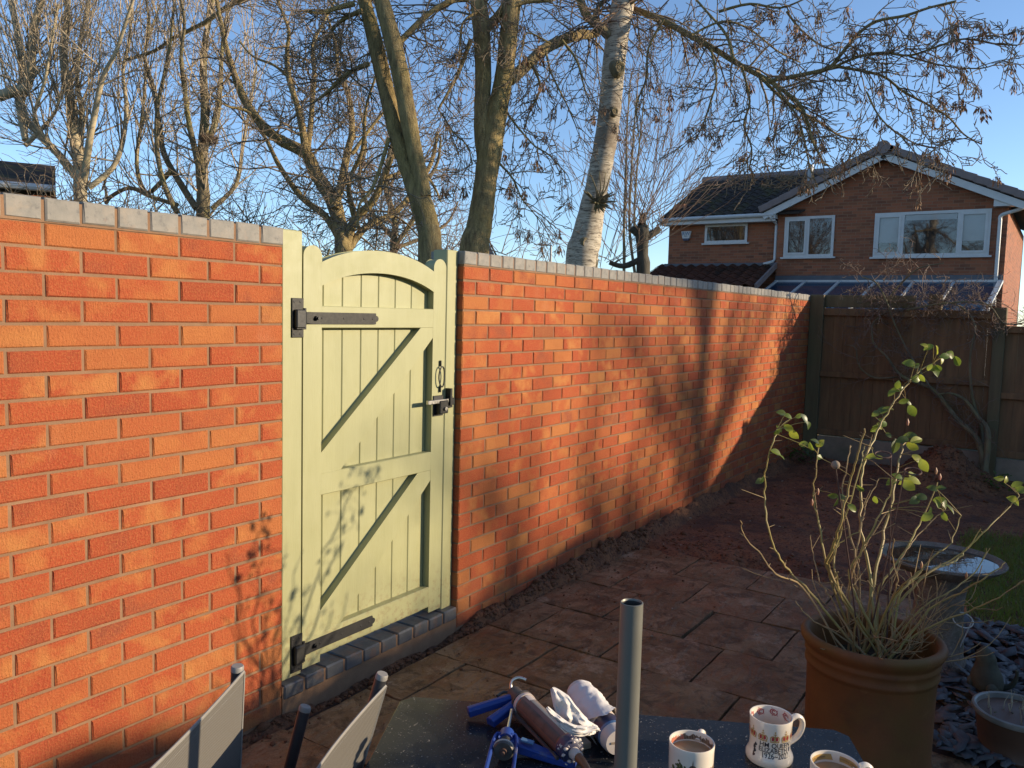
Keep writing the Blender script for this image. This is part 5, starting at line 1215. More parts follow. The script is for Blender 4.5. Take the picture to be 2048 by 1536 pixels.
# lean-to with tiled roof, conservatory
MB().box(HX-.02, HX+.118, 4.0, 7.15, 3.06, 3.17).build('flashing', MT['lead'], hs)
MB().box(HX-1.5, HX-1.25, 4.15, 7.2, -.1, 2.45).build('lean_to_wall', MT['hbrick'], hs)
lr = MB(); a = np.array([HX-1.62, 0, 2.44]); b = np.array([HX+.1, 0, 3.10])
lr.add([a+[0, 4.02, 0], a+[0, 7.35, 0], b+[0, 7.35, 0], b+[0, 4.02, 0], a+[0, 4.02, -.06], a+[0, 7.35, -.06], b+[0, 7.35, -.06], b+[0, 4.02, -.06]], [(0, 1, 2, 3), (7, 6, 5, 4), (0, 4, 5, 1), (1, 5, 6, 2), (2, 6, 7, 3), (3, 7, 4, 0)])
lro = lr.build('lean_to_roof', MT['tile_red'], hs); tiled(lro, a[0], a[2], b[0], b[2], 4.05, 7.35, .30, .30, MT['tile_red'], 'roof_tile')
MB().obox((a+b)/2+np.array([0, 3.97, .03]), nrm(b-a), (0, 1, 0), np.cross(nrm(b-a), (0, 1, 0)), 1.9, .05, .14).build('verge', MT['tile_grey'], lro)
cz0, cz1, cx1 = 2.66, 1.72, HX-3.1
MB().box(HX-.03, HX-.001, -1.24, 3.97, 2.70, 2.82).build('flashing', MT['lead'], hs)
cs = MB().box(HX-.09, HX-.031, -1.26, 3.97, 2.63, 2.70).build('conservatory_roof', MT['white_trim'], hs)
ysb = [3.92, 3.17, 2.33, 1.47, .61, -.26, -1.20]
for i, y in enumerate(ysb):
    wdt = .055 if i < 6 else .11
    a, b = np.array([HX-.09, y, cz0]), np.array([cx1, y+.12, cz1]); MB().obox((a+b)/2, nrm(b-a), (0, 1, 0), np.cross(nrm(b-a), (0, 1, 0)), np.linalg.norm(b-a), wdt, .06, .004).build('glazing_bar', MT['white_trim'], cs)
    if i < 6:
        y2 = ysb[i+1]; a, b = np.array([HX-.1, (y+y2)/2, cz0-.012]), np.array([cx1, (y+y2)/2+.12, cz1-.012]); MB().obox((a+b)/2, nrm(b-a), (0, 1, 0), np.cross(nrm(b-a), (0, 1, 0)), np.linalg.norm(b-a), abs(y-y2)-.06, .012).build('roof_pane', MT['cons_glass'], cs)
MB().box(cx1-.05, cx1+.03, -1.2, 4.1, cz1-.12, cz1-.01).build('conservatory_gutter', MT['white_trim'], cs)
MB().box(cx1-.02, cx1+.02, -1.16, 4.05, .0, cz1-.12).build('conservatory_front', MT['cons_glass'], cs)
for y in (4.02, -1.12): MB().box(cx1, HX-.1, y-.03, y+.03, 0, cz1-.13).build('conservatory_side', MT['white_trim'], cs)

# other buildings beyond the wall
lb = thing('dark_roofed_building', 'dark roofed building with white gutter behind the left trees', 'building', (6, 12.4, 0))
g0, g1 = at(-260, 362, 11.5), at(112, 400, 12.6); g0[2] = g1[2] = 3.36
dirv = nrm(g1-g0); bk = nrm(np.array([-dirv[1], dirv[0], 0])); bk = bk if bk.dot(CF) > 0 else -bk
m = MB(); m.add([g0+[0, 0, -.02], g1+[0, 0, -.02], g1+bk*2.6+[0, 0, .72], g0+bk*2.6+[0, 0, .72], g1+bk*5.2, g0+bk*5.2], [(0, 1, 2, 3), (3, 2, 4, 5)]); m.build('roof', MT['tile_dark'], lb)
m = MB(); m.tube([g0-bk*.05, g1-bk*.05], .055, 8); m.build('gutter', MT['white_trim'], lb, sm=True)
m = MB(); a, b = g0+bk*.3, g1+bk*.3; m.add([(a[0], a[1], 0), (b[0], b[1], 0), (b[0], b[1], 3.28), (a[0], a[1], 3.28)], [(0, 1, 2, 3)]); b2 = g1+bk*4.9; m.add([(b[0], b[1], 0), (b2[0], b2[1], 0), (b2[0], b2[1], 3.28), tuple(g1+bk*2.6+np.array([0, 0, .67])), (b[0], b[1], 3.28)], [(0, 1, 2, 3, 4)]); m.build('wall', MT['hbrick_side'], lb)
fg = thing('far_gable', 'grey slate gable glimpsed behind the forked trunk', 'building', (22, 15, 0))
p1, p2 = at(962, 445, 30), at(990, 508, 30); xx = nrm(np.array([CR[0], CR[1], 0])); ff = nrm(np.array([CF[0], CF[1], 0]))
apx = np.array([p1[0], p1[1], p1[2]]); rt = apx+xx*1.9-UPZ*3.6; lf = apx-xx*1.9-UPZ*3.6
m = MB(); m.add([apx, rt, rt+ff*6, apx+ff*6, lf, lf+ff*6], [(0, 1, 2, 3), (0, 3, 5, 4)]); m.build('roof', MT['lead'], fg)
m = MB(); m.add([apx-UPZ*.1, rt+xx*-.2, (rt[0]-.2*xx[0], rt[1]-.2*xx[1], 0), (lf[0]+.2*xx[0], lf[1]+.2*xx[1], 0), lf+xx*.2], [(0, 1, 2, 3, 4)]); m.build('wall', MT['lead'], fg)
lp = thing('street_lamp', 'slim grey street lamp rising beyond the wall beside the birch', 'street lamp', tuple(at(1101, 530, 30)[:2])+(0,))
b = at(1101, 530, 30); top = at(1100, 491, 30); hz_ = top[2]
m = MB(); m.tube([(b[0], b[1], 0), (b[0], b[1], 1.2), (b[0], b[1], hz_)], [.07, .05, .04], 8); m.build('column', MT['galv'], lp, sm=True)
a = np.array([b[0], b[1], hz_]); MB().tube([a, a-xx*.12+UPZ*.01], .025, 6).build('arm', MT['galv'], lp); MB().obox(a-xx*.28+UPZ*.012, xx, ff, UPZ, .36, .12, .06, .015).build('lantern', MT['galv'], lp)
# ================================================================== trees
def limb(m, pix, deps, widths, n=10, k=5, jit=.0, ground=False, rng=RNG):
    """traced limb: pixel path, distances, widths in photograph pixels -> tube with real radii; returns the 3-D path and radii"""
    N = len(pix); D = np.interp(np.linspace(0, 1, N), np.linspace(0, 1, len(deps)), deps); W = np.interp(np.linspace(0, 1, N), np.linspace(0, 1, len(widths)), widths)
    pts = [at(x, y, D[i]) for i, (x, y) in enumerate(pix)]; rad = [W[i]*D[i]/FPX*.5 for i in range(N)]
    if ground: pts = [np.array([pts[0][0]+(pts[0][0]-pts[1][0])*.3, pts[0][1]+(pts[0][1]-pts[1][1])*.3, -.05])]+pts; rad = [rad[0]*1.35]+rad
    S = smooth(pts, k); Rr = np.interp(np.linspace(0, 1, len(S)), np.linspace(0, 1, len(rad)), rad)
    Rr = [r_*(1+rng.uniform(-jit, jit)) for r_ in Rr]
    if m is not None: m.tube(S, Rr, n)
    return S, Rr
def sprout(segs, S, Rr, P, rng, every, L, start=0., lvl=0, bias=(0, 0, 0), spread=1.0, rk=.45, ends=None, rmax=.02):
    n = len(S)
    for i in range(int(n*start), n, every):
        t = nrm(S[min(i+1, n-1)]-S[max(i-1, 0)])
        d = nrm(np.array([rng.gauss(0, spread), rng.gauss(0, spread), rng.gauss(0, spread)])+np.array(bias)+t*.6)
        grow(segs, tuple(S[i]), tuple(d), L*rng.uniform(.5, 1.2), min(max(Rr[i]*rk, P['rmin']*1.5), rmax), lvl, P, rng, ends)
q6 = lambda p: (650+p[0]*.3646, p[1]*.3646)
q5 = lambda p: (p[0]*.3418, p[1]*.3418)
q7 = lambda p: (1250+p[0]*.3896, p[1]*.3896)

# --- twin-stemmed tree just behind the gate
T = thing('twin_stem_tree', 'tree with two mossy trunks leaning left, rising behind the gate', 'tree', (*at(850, 530, 7.6)[:2], 0))
m = MB(); rng = random.Random(21); segs = []
S, R1 = limb(m, [q6(p) for p in ((575, 1450), (565, 1250), (530, 1120), (490, 1010), (440, 880), (395, 740), (350, 560), (310, 380), (265, 190), (215, 0), (160, -220), (100, -480))], [7.6, 7.9], [47, 45, 46, 40, 34, 33, 32, 32, 30, 26, 20, 14], 14, 5, .03, True, rng)
S2, R2 = limb(m, [q6(p) for p in ((545, 1080), (520, 950), (490, 820), (455, 640), (420, 440), (370, 220), (310, 0), (260, -220), (230, -480))], [7.62, 7.6], [30, 30, 32, 35, 35, 35, 31, 25, 14], 14, 5, .03, False, rng)
lb1 = []
for path, w in (([(240, 350), (170, 380), (90, 430), (20, 500), (-60, 560)], [12, 9, 5]), ([(400, 240), (470, 170), (540, 100), (620, 40), (700, 5), (790, 0)], [13, 11, 8]), ([(200, 60), (130, 90), (60, 140), (0, 230)], [12, 8, 4]), ([(160, 20), (60, 45), (-20, 70), (-120, 60)], [12, 9, 5]), ([(350, 760), (300, 930), (250, 1050), (190, 1120), (180, 1250)], [9, 7, 5])):
    lb1.append(limb(m, [q6(p) for p in path], [7.7, 7.4+.6*rng.random()], w, 8, 4, .05, False, rng))
m.build('trunk', MT['bark_green'], T, sm=True)
P_ash = dict(n=[8, 7, 5, 4], wig=[.10, .14, .2, .3], tz=[-.03, -.02, .02, .05], kids=[.75, .7, .5, 0], skip=[1, 1, 1, 0], ang=(.45, 1.1), lr=[.55, .55, .55, .5], max=2, rmin=.0034, taper=.4)
for S_, R_ in [(S, R1), (S2, R2)]: sprout(segs, S_, R_, P_ash, rng, 4, .6, .72, 0, (0, 0, .1), 1, .2, None, .012)
for S_, R_ in lb1: sprout(segs, S_, R_, P_ash, rng, 1, .55, .1, 0, (0, 0, -.15), 1, .5, None, .01)
build_segs('crown', segs, MT['twig'], T, 4)

# --- forked ash with seed bunches; its long limb passes behind the birch and droops over the house
T = thing('forked_ash_tree', 'ash tree with forked mossy trunk and drooping branches hung with brown seeds', 'tree', (*at(945, 500, 8.2)[:2], 0))
m = MB(); rng = random.Random(33); segs = []; ends = []
S, R1 = limb(m, [q6(p) for p in ((815, 1450), (840, 1280), (865, 1120), (885, 960), (905, 830), (930, 690), (960, 540), (985, 400), (1000, 260), (1015, 120), (1030, 0), (1050, -200), (1080, -450))], [8.2, 8.4], [60, 52, 48, 46, 50, 44, 40, 38, 37, 37, 36, 28, 16], 16, 5, .03, True, rng)
S2, R2 = limb(m, [q6(p) for p in ((880, 900), (862, 760), (862, 600), (868, 420), (862, 240), (852, 100), (838, -20), (810, -200), (770, -450))], [8.22, 8.5], [30, 32, 33, 33, 34, 36, 33, 24, 14], 14, 5, .03, False, rng)
_ = limb(m, [q6(p) for p in ((870, 170), (910, 130), (950, 90), (990, 30))], [8.45, 8.4], [22, 19, 18], 10, 4, .03, False, rng)
lim = limb(m, [q6(p) for p in ((1005, 440), (1050, 410), (1110, 355), (1190, 280), (1290, 225), (1400, 190), (1470, 185), (1560, 120), (1640, 70))]+[q7(p) for p in ((60, 55), (200, 110), (340, 185), (480, 265), (600, 340), (740, 415), (820, 470))], [8.35, 9.3, 10.1, 9.6, 8.6, 8.1], [26, 23, 22, 20, 17, 15, 13, 12, 10, 8], 12, 5, .03, False, rng)
L2 = []
for path, w, dp in (([(740, 415), (900, 385), (1040, 350), (1100, 290), (1190, 180), (1290, 110), (1440, 80), (1560, 40), (1700, 5)], [9, 8, 7, 6, 4], (7.85, 7.3)), ([(1060, 350), (1200, 290), (1330, 270), (1460, 285), (1600, 240), (1740, 200), (1900, 225), (2010, 232)], [6, 5, 4, 3], (7.7, 7.2)),
                    ([(1080, 340), (1250, 370), (1340, 400), (1430, 470), (1560, 540), (1660, 600), (1740, 690), (1830, 740)], [6, 5, 4, 2.5], (7.7, 7.5)), ([(820, 470), (900, 540), (940, 640), (970, 740), (1030, 850)], [8, 6, 4], (7.8, 7.6)), ([(700, 400), (800, 500), (900, 570), (1020, 640), (1110, 700), (1240, 720)], [7, 5, 3], (7.8, 8.2)),
                    ([(1460, 290), (1600, 330), (1740, 350), (1860, 345), (1960, 300)], [4, 3, 2], (7.6, 7.4)), ([(440, 250), (470, 400), (440, 520), (400, 640), (360, 720)], [5, 4, 2.5], (8.0, 8.3)), ([(600, 340), (640, 520), (610, 640), (650, 760), (640, 860)], [5, 4, 2.5], (7.9, 8.2)), ([(560, 310), (520, 180), (420, 60), (330, -40)], [7, 5, 4], (8.0, 8.6)), ([(340, 180), (500, 110), (640, 150), (780, 260), (900, 320)], [5, 4, 3], (8.2, 8.6)), ([(830, 60), (900, 150), (1000, 230), (1090, 260)], [5, 4, 3], (8.2, 8.0)), ([(200, 100), (120, 250), (110, 400), (60, 540), (70, 700)], [5, 4, 2], (8.6, 8.9)), ([(480, 60), (640, 20), (800, 40), (950, -20)], [6, 5, 3], (8.3, 8.0)), ([(1240, 470), (1300, 590), (1390, 680), (1500, 740), (1590, 760)], [4, 3, 2], (7.6, 7.5)), ([(760, 430), (880, 590), (920, 720), (950, 860), (990, 960)], [5, 4, 2], (7.8, 7.7))):
    L2.append(limb(m, [q7(p) for p in path], dp, w, 7, 4, .05, False, rng))
L3 = []
for path, w in (([(800, 220), (740, 380), (680, 500), (620, 600)], [10, 7, 4]), ([(640, 620), (700, 720), (780, 800), (810, 900)], [4, 3, 2]), ([(1020, 40), (1100, 10), (1250, 5)], [12, 9, 6]), ([(1130, 340), (1180, 480), (1120, 620), (1090, 720)], [6, 4, 2]), ([(1300, 220), (1380, 330), (1420, 470), (1450, 560)], [6, 4, 2]), ([(1210, 270), (1240, 400), (1320, 560), (1380, 700)], [5, 4, 2]),
                ([(960, 900), (1030, 980), (1080, 1090), (1130, 1150), (1170, 1200)], [5, 3, 2]), ([(985, 600), (1060, 700), (1150, 800), (1230, 850), (1330, 960)], [5, 3.5, 2]), ([(840, 60), (760, 120), (740, 220), (740, 330)], [6, 4, 2]), ([(970, 60), (930, 130), (930, 200)], [6, 4, 2]), ([(1240, 240), (1110, 180), (1080, 280), (1060, 380)], [4, 3, 2])):
    L3.append(limb(m, [q6(p) for p in path], [8.3, 8.0+.5*rng.random()], w, 7, 4, .05, False, rng))
m.build('trunk', MT['bark_green'], T, sm=True)
P_d = dict(n=[9, 7, 5], wig=[.09, .13, .18], tz=[-.075, -.03, .05], kids=[.55, .45, 0], skip=[2, 1, 0], ang=(.4, 1.0), lr=[.5, .5, .5], max=2, rmin=.0034, taper=.4)
sprout(segs, *lim, P_d, rng, 1, .75, .28, 0, (0, 0, -.2), .9, .5, ends, .012)
for S_, R_ in L2: sprout(segs, S_, R_, P_d, rng, 1, .42, .12, 0, (0, 0, -.12), .9, .6, ends, .007)
for S_, R_ in L3: sprout(segs, S_, R_, P_d, rng, 1, .45, .15, 0, (0, 0, -.35), .8, .6, ends, .007)
sprout(segs, S, R1, P_d, rng, 4, 1.0, .72, 0, (0, 0, .1), 1, .2, ends, .014); sprout(segs, S2, R2, P_d, rng, 3, 1.0, .55, 0, (0, 0, -.1), 1, .2, ends, .014)
crown = build_segs('crown', segs, MT['twig'], T, 4)
sc_ = []
for k in range(6):                                        # hanging bunches of ash keys
    mb = MB(); rr = random.Random(k)
    for i in range(30):
        a = rr.uniform(0, 6.28); q = rr.uniform(.004, .03); z = -rr.uniform(.0, .06); L_ = rr.uniform(.022, .036); w_ = .0048
        d = np.array([math.cos(a)*.35, math.sin(a)*.35, -1]); d /= np.linalg.norm(d); s_ = np.array([-math.sin(a+.5), math.cos(a+.5), 0]); o_ = np.array([math.cos(a)*q, math.sin(a)*q, z])
        mb.add([o_, o_+d*L_*.4+s_*w_, o_+d*L_, o_+d*L_*.4-s_*w_], [(0, 1, 2, 3)]); mb.tube([(0, 0, z*.5+.004), o_], .0007, 3, False)
    sc_.append(mb.mesh('seed_bunch', MT['seed']))
rng.shuffle(ends); cnt = 0
ends3 = [np.array(e) for e in ends]
placed = []
for e in ends3:
    if cnt >= 185: break
    d = e-CAM; w_ = d@CF; X = 1024+FPX*(d@CR)/w_; Yp = 768-FPX*(d@CU)/w_
    if not (860 < X < 2060 and -20 < Yp < 520): continue
    if X > 1300 and Yp > 440: continue
    if any(abs(a-X)+abs(b-Yp) < 16 for a, b in placed): continue
    placed.append((X, Yp)); o = link('seed_bunch', sc_[cnt % 6], crown, tuple(e)); s_ = rng.uniform(.8, 2.0); o.scale = (s_*rng.uniform(.7, 1.3), s_, s_); o.rotation_euler = (rng.gauss(0, .15), rng.gauss(0, .15), rng.uniform(0, 6)); cnt += 1

# --- silver birch
T = thing('birch_tree', 'white barked birch trunk with dark knots and cut branch stubs behind the wall', 'tree', (*at(1165, 530, 9.3)[:2], 0))
m = MB(); rng = random.Random(44); segs = []
S, R1 = limb(m, [q6(p) for p in ((1405, 1480), (1430, 1330), (1455, 1200), (1490, 1030), (1520, 880), (1545, 740), (1562, 600), (1575, 460), (1588, 320), (1606, 180), (1630, 40), (1655, -110), (1690, -350), (1730, -650))], [9.3, 9.5], [66, 62, 54, 46, 46, 46, 45, 45, 46, 46, 47, 42, 32, 20], 18, 5, .02, True, rng)
m.build('trunk', MT['birch'], T, sm=True)
m = MB(); b3 = []
for path, w in (([(1560, 200), (1500, 140), (1440, 90), (1400, 0), (1380, -90)], [20, 18, 15]), ([(1660, 20), (1740, -30), (1850, -60)], [14, 11, 8]), ([(1520, 150), (1480, 100), (1500, 40), (1560, -30)], [12, 10, 7])):
    b3.append(limb(m, [q6(p) for p in path], [9.38, 9.2+.4*rng.random()], w, 9, 4, .05, False, rng))
m.build('limbs', MT['bark_dark'], T, sm=True)
for S_, R_ in b3: sprout(segs, S_, R_, P_d, rng, 1, .8, .1, 0, (0, 0, -.2), 1, .4, None, .01)
sprout(segs, S, R1, P_d, rng, 3, 1.2, .72, 0, (0, 0, -.1), 1, .15, None, .012)
build_segs('crown', segs, MT['twig_red'], T, 4)
for (kx, ky, kr) in ((1615, 370, 30), (1440, 1340, 30), (1470, 1400, 26), (1465, 1445, 32), (1590, 610, 18)):    # collared knots where branches were cut
    x, y = q6((kx, ky)); c_ = at(x, y, 9.19 if kx != 1440 else 9.15); rr = kr*1.1*.3646*9.1/FPX; mb = MB()
    f_ = nrm(-CF*.8+CR*.45); a1 = nrm(np.cross(f_, UPZ)); a2 = np.cross(a1, f_); vs = []; fs = []
    prof = [(1.5, -.9), (1.25, -.1), (.95, .18), (.7, .12), (.5, -.1), (.25, .05), (.05, .04)]
    for (pr, ph_) in prof:
        for i in range(14): a = 2*math.pi*i/14; vs.append(c_+(a1*math.cos(a)*(1+.08*math.sin(3*a))+a2*math.sin(a)*1.05)*rr*pr+f_*rr*ph_)
    for k in range(len(prof)-1):
        for i in range(14): fs.append((k*14+i, k*14+(i+1) % 14, (k+1)*14+(i+1) % 14, (k+1)*14+i))
    mb.add(vs, fs).build('knot', MT['bark_dark'], T, sm=True)
mb = MB(); c_ = at(*q6((1490, 1110)), 9.1)
for i in range(44):                                                       # burst of cut shoots half way up
    d = nrm(CR*rng.gauss(.5, .8)+CU*rng.gauss(-.1, .7)-CF*rng.uniform(.2, .9)); L_ = rng.uniform(.06, .24); mb.tube([c_, c_+d*L_*.6, c_+d*L_], [.016, .012, .005], 5)
for i in range(4): d = nrm(CU+CR*rng.gauss(0, .25)); mb.tube(smooth([c_, c_+d*.15+CR*.03, c_+d*.34], 3), np.linspace(.014, .004, 7), 5)
mb.build('shoot_burr', MT['bark_dark'], T, sm=True)

# --- background trees on the left
P_up = dict(n=[9, 6, 5, 4], wig=[.05, .09, .13, .2], tz=[.05, .05, .03, .02], kids=[.9, .7, .4, 0], skip=[1, 1, 1, 0], ang=(.35, .9), lr=[.5, .5, .5, .5], max=2, rmin=.0038, taper=.4)
P_gn = dict(n=[8, 7, 6, 4], wig=[.17, .2, .22, .3], tz=[.02, .02, .02, .02], kids=[.8, .7, .3, 0], skip=[1, 0, 1, 0], ang=(.5, 1.2), lr=[.6, .6, .55, .5], max=2, rmin=.0036, taper=.4)
P_whip = dict(n=[10, 5, 4], wig=[.05, .15, .2], tz=[.03, .05, .02], kids=[.8, .3, 0], skip=[2, 1, 0], ang=(.35, .9), lr=[.25, .5, .5], max=2, rmin=.0036, taper=.35)
def back_tree(label, name, base, limbs, dep, P, mat, tmat, seed, L, every, qf=q5, bias=(0, 0, .5), spr=.8, whips=0):
    allS = []; rng = random.Random(seed); b = at(*qf(base), dep); T = thing(name, label, 'tree', (b[0], b[1], 0)); m = MB(); segs = []; first = True
    for (path, w, dv) in limbs:
        S_, R_ = limb(m, [qf(p) for p in path], [dep, dep+dv], w, 9, 4, .05, first, rng); first = False; allS.append(S_)
        sprout(segs, S_, R_, P, rng, every, L, .12, 0 if w[0] > 9 else 1, bias, spr, .45, None, .02)
    for i in range(whips):                                  # straight young shoots
        S_ = allS[rng.randrange(len(allS))]; j = rng.randrange(len(S_)//4, len(S_)); d = nrm([rng.gauss(0, .22), rng.gauss(0, .22), 1]); grow(segs, tuple(S_[j]), tuple(d), rng.uniform(1.2, 3.2), .013, 0, P_whip, rng)
    m.build('trunk', mat, T, sm=True); build_segs('crown', segs, tmat, T, 3); return T
back_tree('pale many stemmed tree reaching straight up behind the left wall coping', 'upright_tree', (470, 1180), [
    ([(470, 1180), (470, 1000), (440, 820), (420, 640), (390, 470), (370, 300), (390, 130), (400, -60), (420, -300)], [26, 22, 18, 13, 8], .6), ([(490, 1080), (520, 850), (560, 640), (600, 460), (680, 300), (740, 120), (800, -60)], [15, 12, 8, 5], -.8),
    ([(460, 1050), (340, 900), (220, 780), (130, 640), (130, 430), (100, 200), (60, 0), (40, -200)], [16, 13, 12, 8], .9), ([(480, 1060), (470, 850), (480, 650), (450, 480), (470, 250), (520, 0), (560, -200)], [14, 11, 8, 5], 1.2), ([(150, 820), (110, 600), (130, 480), (190, 320), (220, 120), (280, -60)], [13, 12, 9, 5], .4), ([(150, 850), (240, 760), (320, 660), (350, 560)], [10, 8, 6, 4], -.4),
    ([(520, 1100), (660, 980), (720, 820), (740, 620), (720, 420), (760, 200), (780, -50)], [12, 9, 7, 4], .7), ([(400, 1000), (300, 850), (200, 700), (260, 480), (300, 250), (340, 20)], [10, 8, 6, 3], -1), ([(0, 560), (90, 530), (160, 500), (190, 330), (200, 120), (270, -40)], [22, 20, 14, 8], -.5)], 13.0, P_up, MT['bark_pale'], MT['twig_pale'], 51, 1.0, 2, whips=75)
back_tree('mossy upright tree with nest in its fork between the left trees', 'nest_tree', (1190, 1300), [
    ([(1190, 1300), (1190, 1150), (1180, 980), (1190, 820), (1200, 640), (1190, 440), (1200, 240), (1240, 40), (1260, -160)], [27, 24, 17, 12, 7], .5), ([(1170, 1000), (1110, 740), (1080, 520), (1060, 330), (1080, 120), (1040, -80)], [13, 10, 7, 4], -.8), ([(1210, 850), (1270, 680), (1290, 480), (1300, 280), (1330, 80), (1400, -100)], [13, 10, 7, 4], .9),
    ([(1150, 1220), (1060, 1080), (960, 900), (930, 720), (900, 520), (850, 340), (870, 120), (840, -80)], [14, 11, 8, 4], .8), ([(1040, 1250), (960, 1080), (920, 880), (920, 640), (960, 440), (1000, 220), (1020, 0)], [12, 9, 7, 4], -.6), ([(1040, 1200), (880, 1150), (760, 1100), (650, 1150), (620, 1190)], [9, 8, 8, 8], .3), ([(1240, 1220), (1380, 1080), (1420, 860), (1460, 640), (1500, 400)], [10, 8, 6, 4], 1.0), ([(1000, 1000), (860, 1130), (800, 960), (830, 700), (850, 480), (860, 260), (940, 20)], [10, 8, 6, 3], 1.4), ([(740, 350), (900, 300), (1020, 220), (1200, 130), (1330, 40), (1480, -40)], [6, 7, 9, 11], -.6)], 13.4, P_up, MT['bark_dark'], MT['twig_pale'], 52, 1.0, 2, whips=60)
# nest
nb = at(*q5((1225, 815)), 13.3); nt_ = thing('bird_nest', 'small dark ball of twigs lodged in the upright tree', 'nest', tuple(nb)); rng = random.Random(4); sg = []
for i in range(150):
    a = rng.uniform(0, 6.28); c_ = rng.uniform(-1, 1); q = nb+np.array([math.cos(a)*.1, math.sin(a)*.1, .06*c_]); d = nrm([-math.sin(a)+rng.gauss(0, .5), math.cos(a)+rng.gauss(0, .5), rng.gauss(0, .35)]); sg.append((tuple(q-d*.09), tuple(q+d*.09), .004, .003))
build_segs('twigs', sg, MT['twig_red'], nt_, 3)
back_tree('gnarled dark tree with twisted mossy limbs behind the gate post', 'gnarled_tree', (2010, 1470), [
    ([(2010, 1470), (1990, 1330), (1950, 1180), (1850, 1020), (1790, 900), (1640, 820), (1540, 740), (1440, 600), (1380, 460), (1330, 300), (1290, 120), (1260, -60)], [34, 30, 26, 20, 16, 11, 7], .8), ([(1790, 900), (1770, 760), (1740, 620), (1690, 460), (1680, 300), (1690, 180), (1640, 40), (1600, -100)], [17, 13, 10, 7, 4], -.9),
    ([(1960, 1220), (2000, 1060), (2030, 900), (2060, 760), (2040, 560), (1980, 420), (1960, 240), (1900, 60)], [18, 15, 12, 8, 4], .9), ([(1800, 880), (1820, 700), (1830, 560), (1840, 420), (1830, 260), (1900, 120), (1960, 0)], [12, 10, 8, 4], .4), ([(1640, 820), (1500, 690), (1420, 640), (1330, 620), (1240, 560)], [9, 7, 5, 3], -.7),
    ([(2000, 1420), (1900, 1260), (1770, 1160), (1640, 980), (1560, 820), (1490, 700)], [16, 14, 11, 8, 5], 1.2), ([(2020, 1440), (2080, 1280), (2180, 1180), (2240, 1050), (2300, 900), (2330, 700)], [20, 17, 14, 9, 5], -.5), ([(2040, 1460), (2140, 1330), (2300, 1250), (2420, 1120), (2520, 960), (2560, 780)], [16, 13, 10, 6], 1.0), ([(2060, 900), (2160, 760), (2260, 640), (2360, 540)], [9, 7, 5, 3], .3),
    ([(2080, 1300), (2040, 1080), (2120, 880), (2140, 640), (2200, 440)], [12, 9, 7, 4], -1.1), ([(1690, 450), (1600, 380), (1480, 330), (1400, 240)], [6, 5, 3], .2), ([(2240, 1050), (2400, 1000), (2520, 1060), (2580, 1180)], [8, 6, 4], .5)], 11.6, P_gn, MT['bark_green'], MT['twig'], 53, .95, 2, q5, (0, 0, .15), 1.0)
back_tree('thin twiggy tree filling the gap between gnarled tree and twin stems', 'thicket_tree', (2300, 1500), [
    ([(2300, 1500), (2310, 1300), (2260, 1100), (2280, 900), (2340, 700), (2330, 480)], [14, 12, 9, 6], .6), ([(2300, 1450), (2420, 1280), (2480, 1100), (2560, 950), (2580, 800)], [11, 9, 7, 4], -.6), ([(2310, 1400), (2180, 1250), (2100, 1050), (2140, 850), (2100, 600)], [11, 9, 7, 4], .8), ([(2320, 1450), (2500, 1380), (2620, 1300), (2680, 1180)], [9, 7, 5, 3], .9)], 15.0, P_gn, MT['bark_dark'], MT['twig_red'], 54, .9, 1, q5, (0, 0, .2), 1.0)
# dense low brushwood behind the left wall
rng = random.Random(61)
for (bx, by, dep, lab) in ((1500, 1280, 12.0, 'tangled low brush behind the wall between nest tree and gnarled tree'), (300, 1140, 11.0, 'green stemmed low brush over the dark roof edge'), (820, 1240, 12.5, 'thin low brush behind the coping below the nest tree'), (2560, 1440, 13.5, 'reddish low brush behind the gate arch')):
    b = at(*q5((bx, by)), dep); t = thing('brushwood', lab, 'shrub', (b[0], b[1], 0)); segs = []
    for i in range(64):
        o_ = np.array([b[0], b[1], b[2]-.5])+CR*rng.gauss(0, .75)+np.array([0, 0, rng.uniform(-.3, .4)]); d = nrm(CR*rng.gauss(0, .9)+CF*rng.gauss(0, .5)+UPZ*rng.uniform(.1, 1.0))
        grow(segs, tuple(o_), tuple(d), rng.uniform(.5, 1.2), .010, 1, P_gn, rng)
    m = MB()
    for i in range(7): a = np.array([b[0], b[1], 0])+CR*rng.gauss(0, .4); e = np.array([b[0], b[1], b[2]-.4])+CR*rng.gauss(0, .8)+CF*rng.gauss(0, .3); m.tube([a, (a+e)/2+CR*.05, e], [.035, .03, .018], 6)
    m.build('stems', MT['bark_dark'], t, sm=True); build_segs('crown', segs, MT['twig_red'] if bx == 2560 else MT['twig'], t, 3)

# --- pollard right of the birch
rng = random.Random(71); b = at(1291, 548, 17.0); T = thing('pollard_tree', 'dark pollarded tree with a fan of straight thin shoots beside the brick house', 'tree', (b[0], b[1], 0)); m = MB(); segs = []
S, R1 = limb(m, [q6(p) for p in ((1745, 1510), (1742, 1400), (1740, 1300), (1735, 1240))], [17, 17], [26, 24, 26, 30], 10, 4, .08, True, rng)
heads = []
for path, w in (([(1740, 1300), (1700, 1270), (1680, 1250)], [16, 12]), ([(1745, 1310), (1800, 1280), (1835, 1255)], [16, 12]), ([(1735, 1420), (1640, 1460), (1560, 1440)], [13, 9]), ([(1738, 1240), (1745, 1180)], [18, 12])):
    S_, R_ = limb(m, [q6(p) for p in path], [17, 17+rng.gauss(0, .3)], w, 8, 4, .08, False, rng); heads.append(S_[-1])
heads.append(S[-1]); m.build('trunk', MT['bark_black'], T, sm=True)
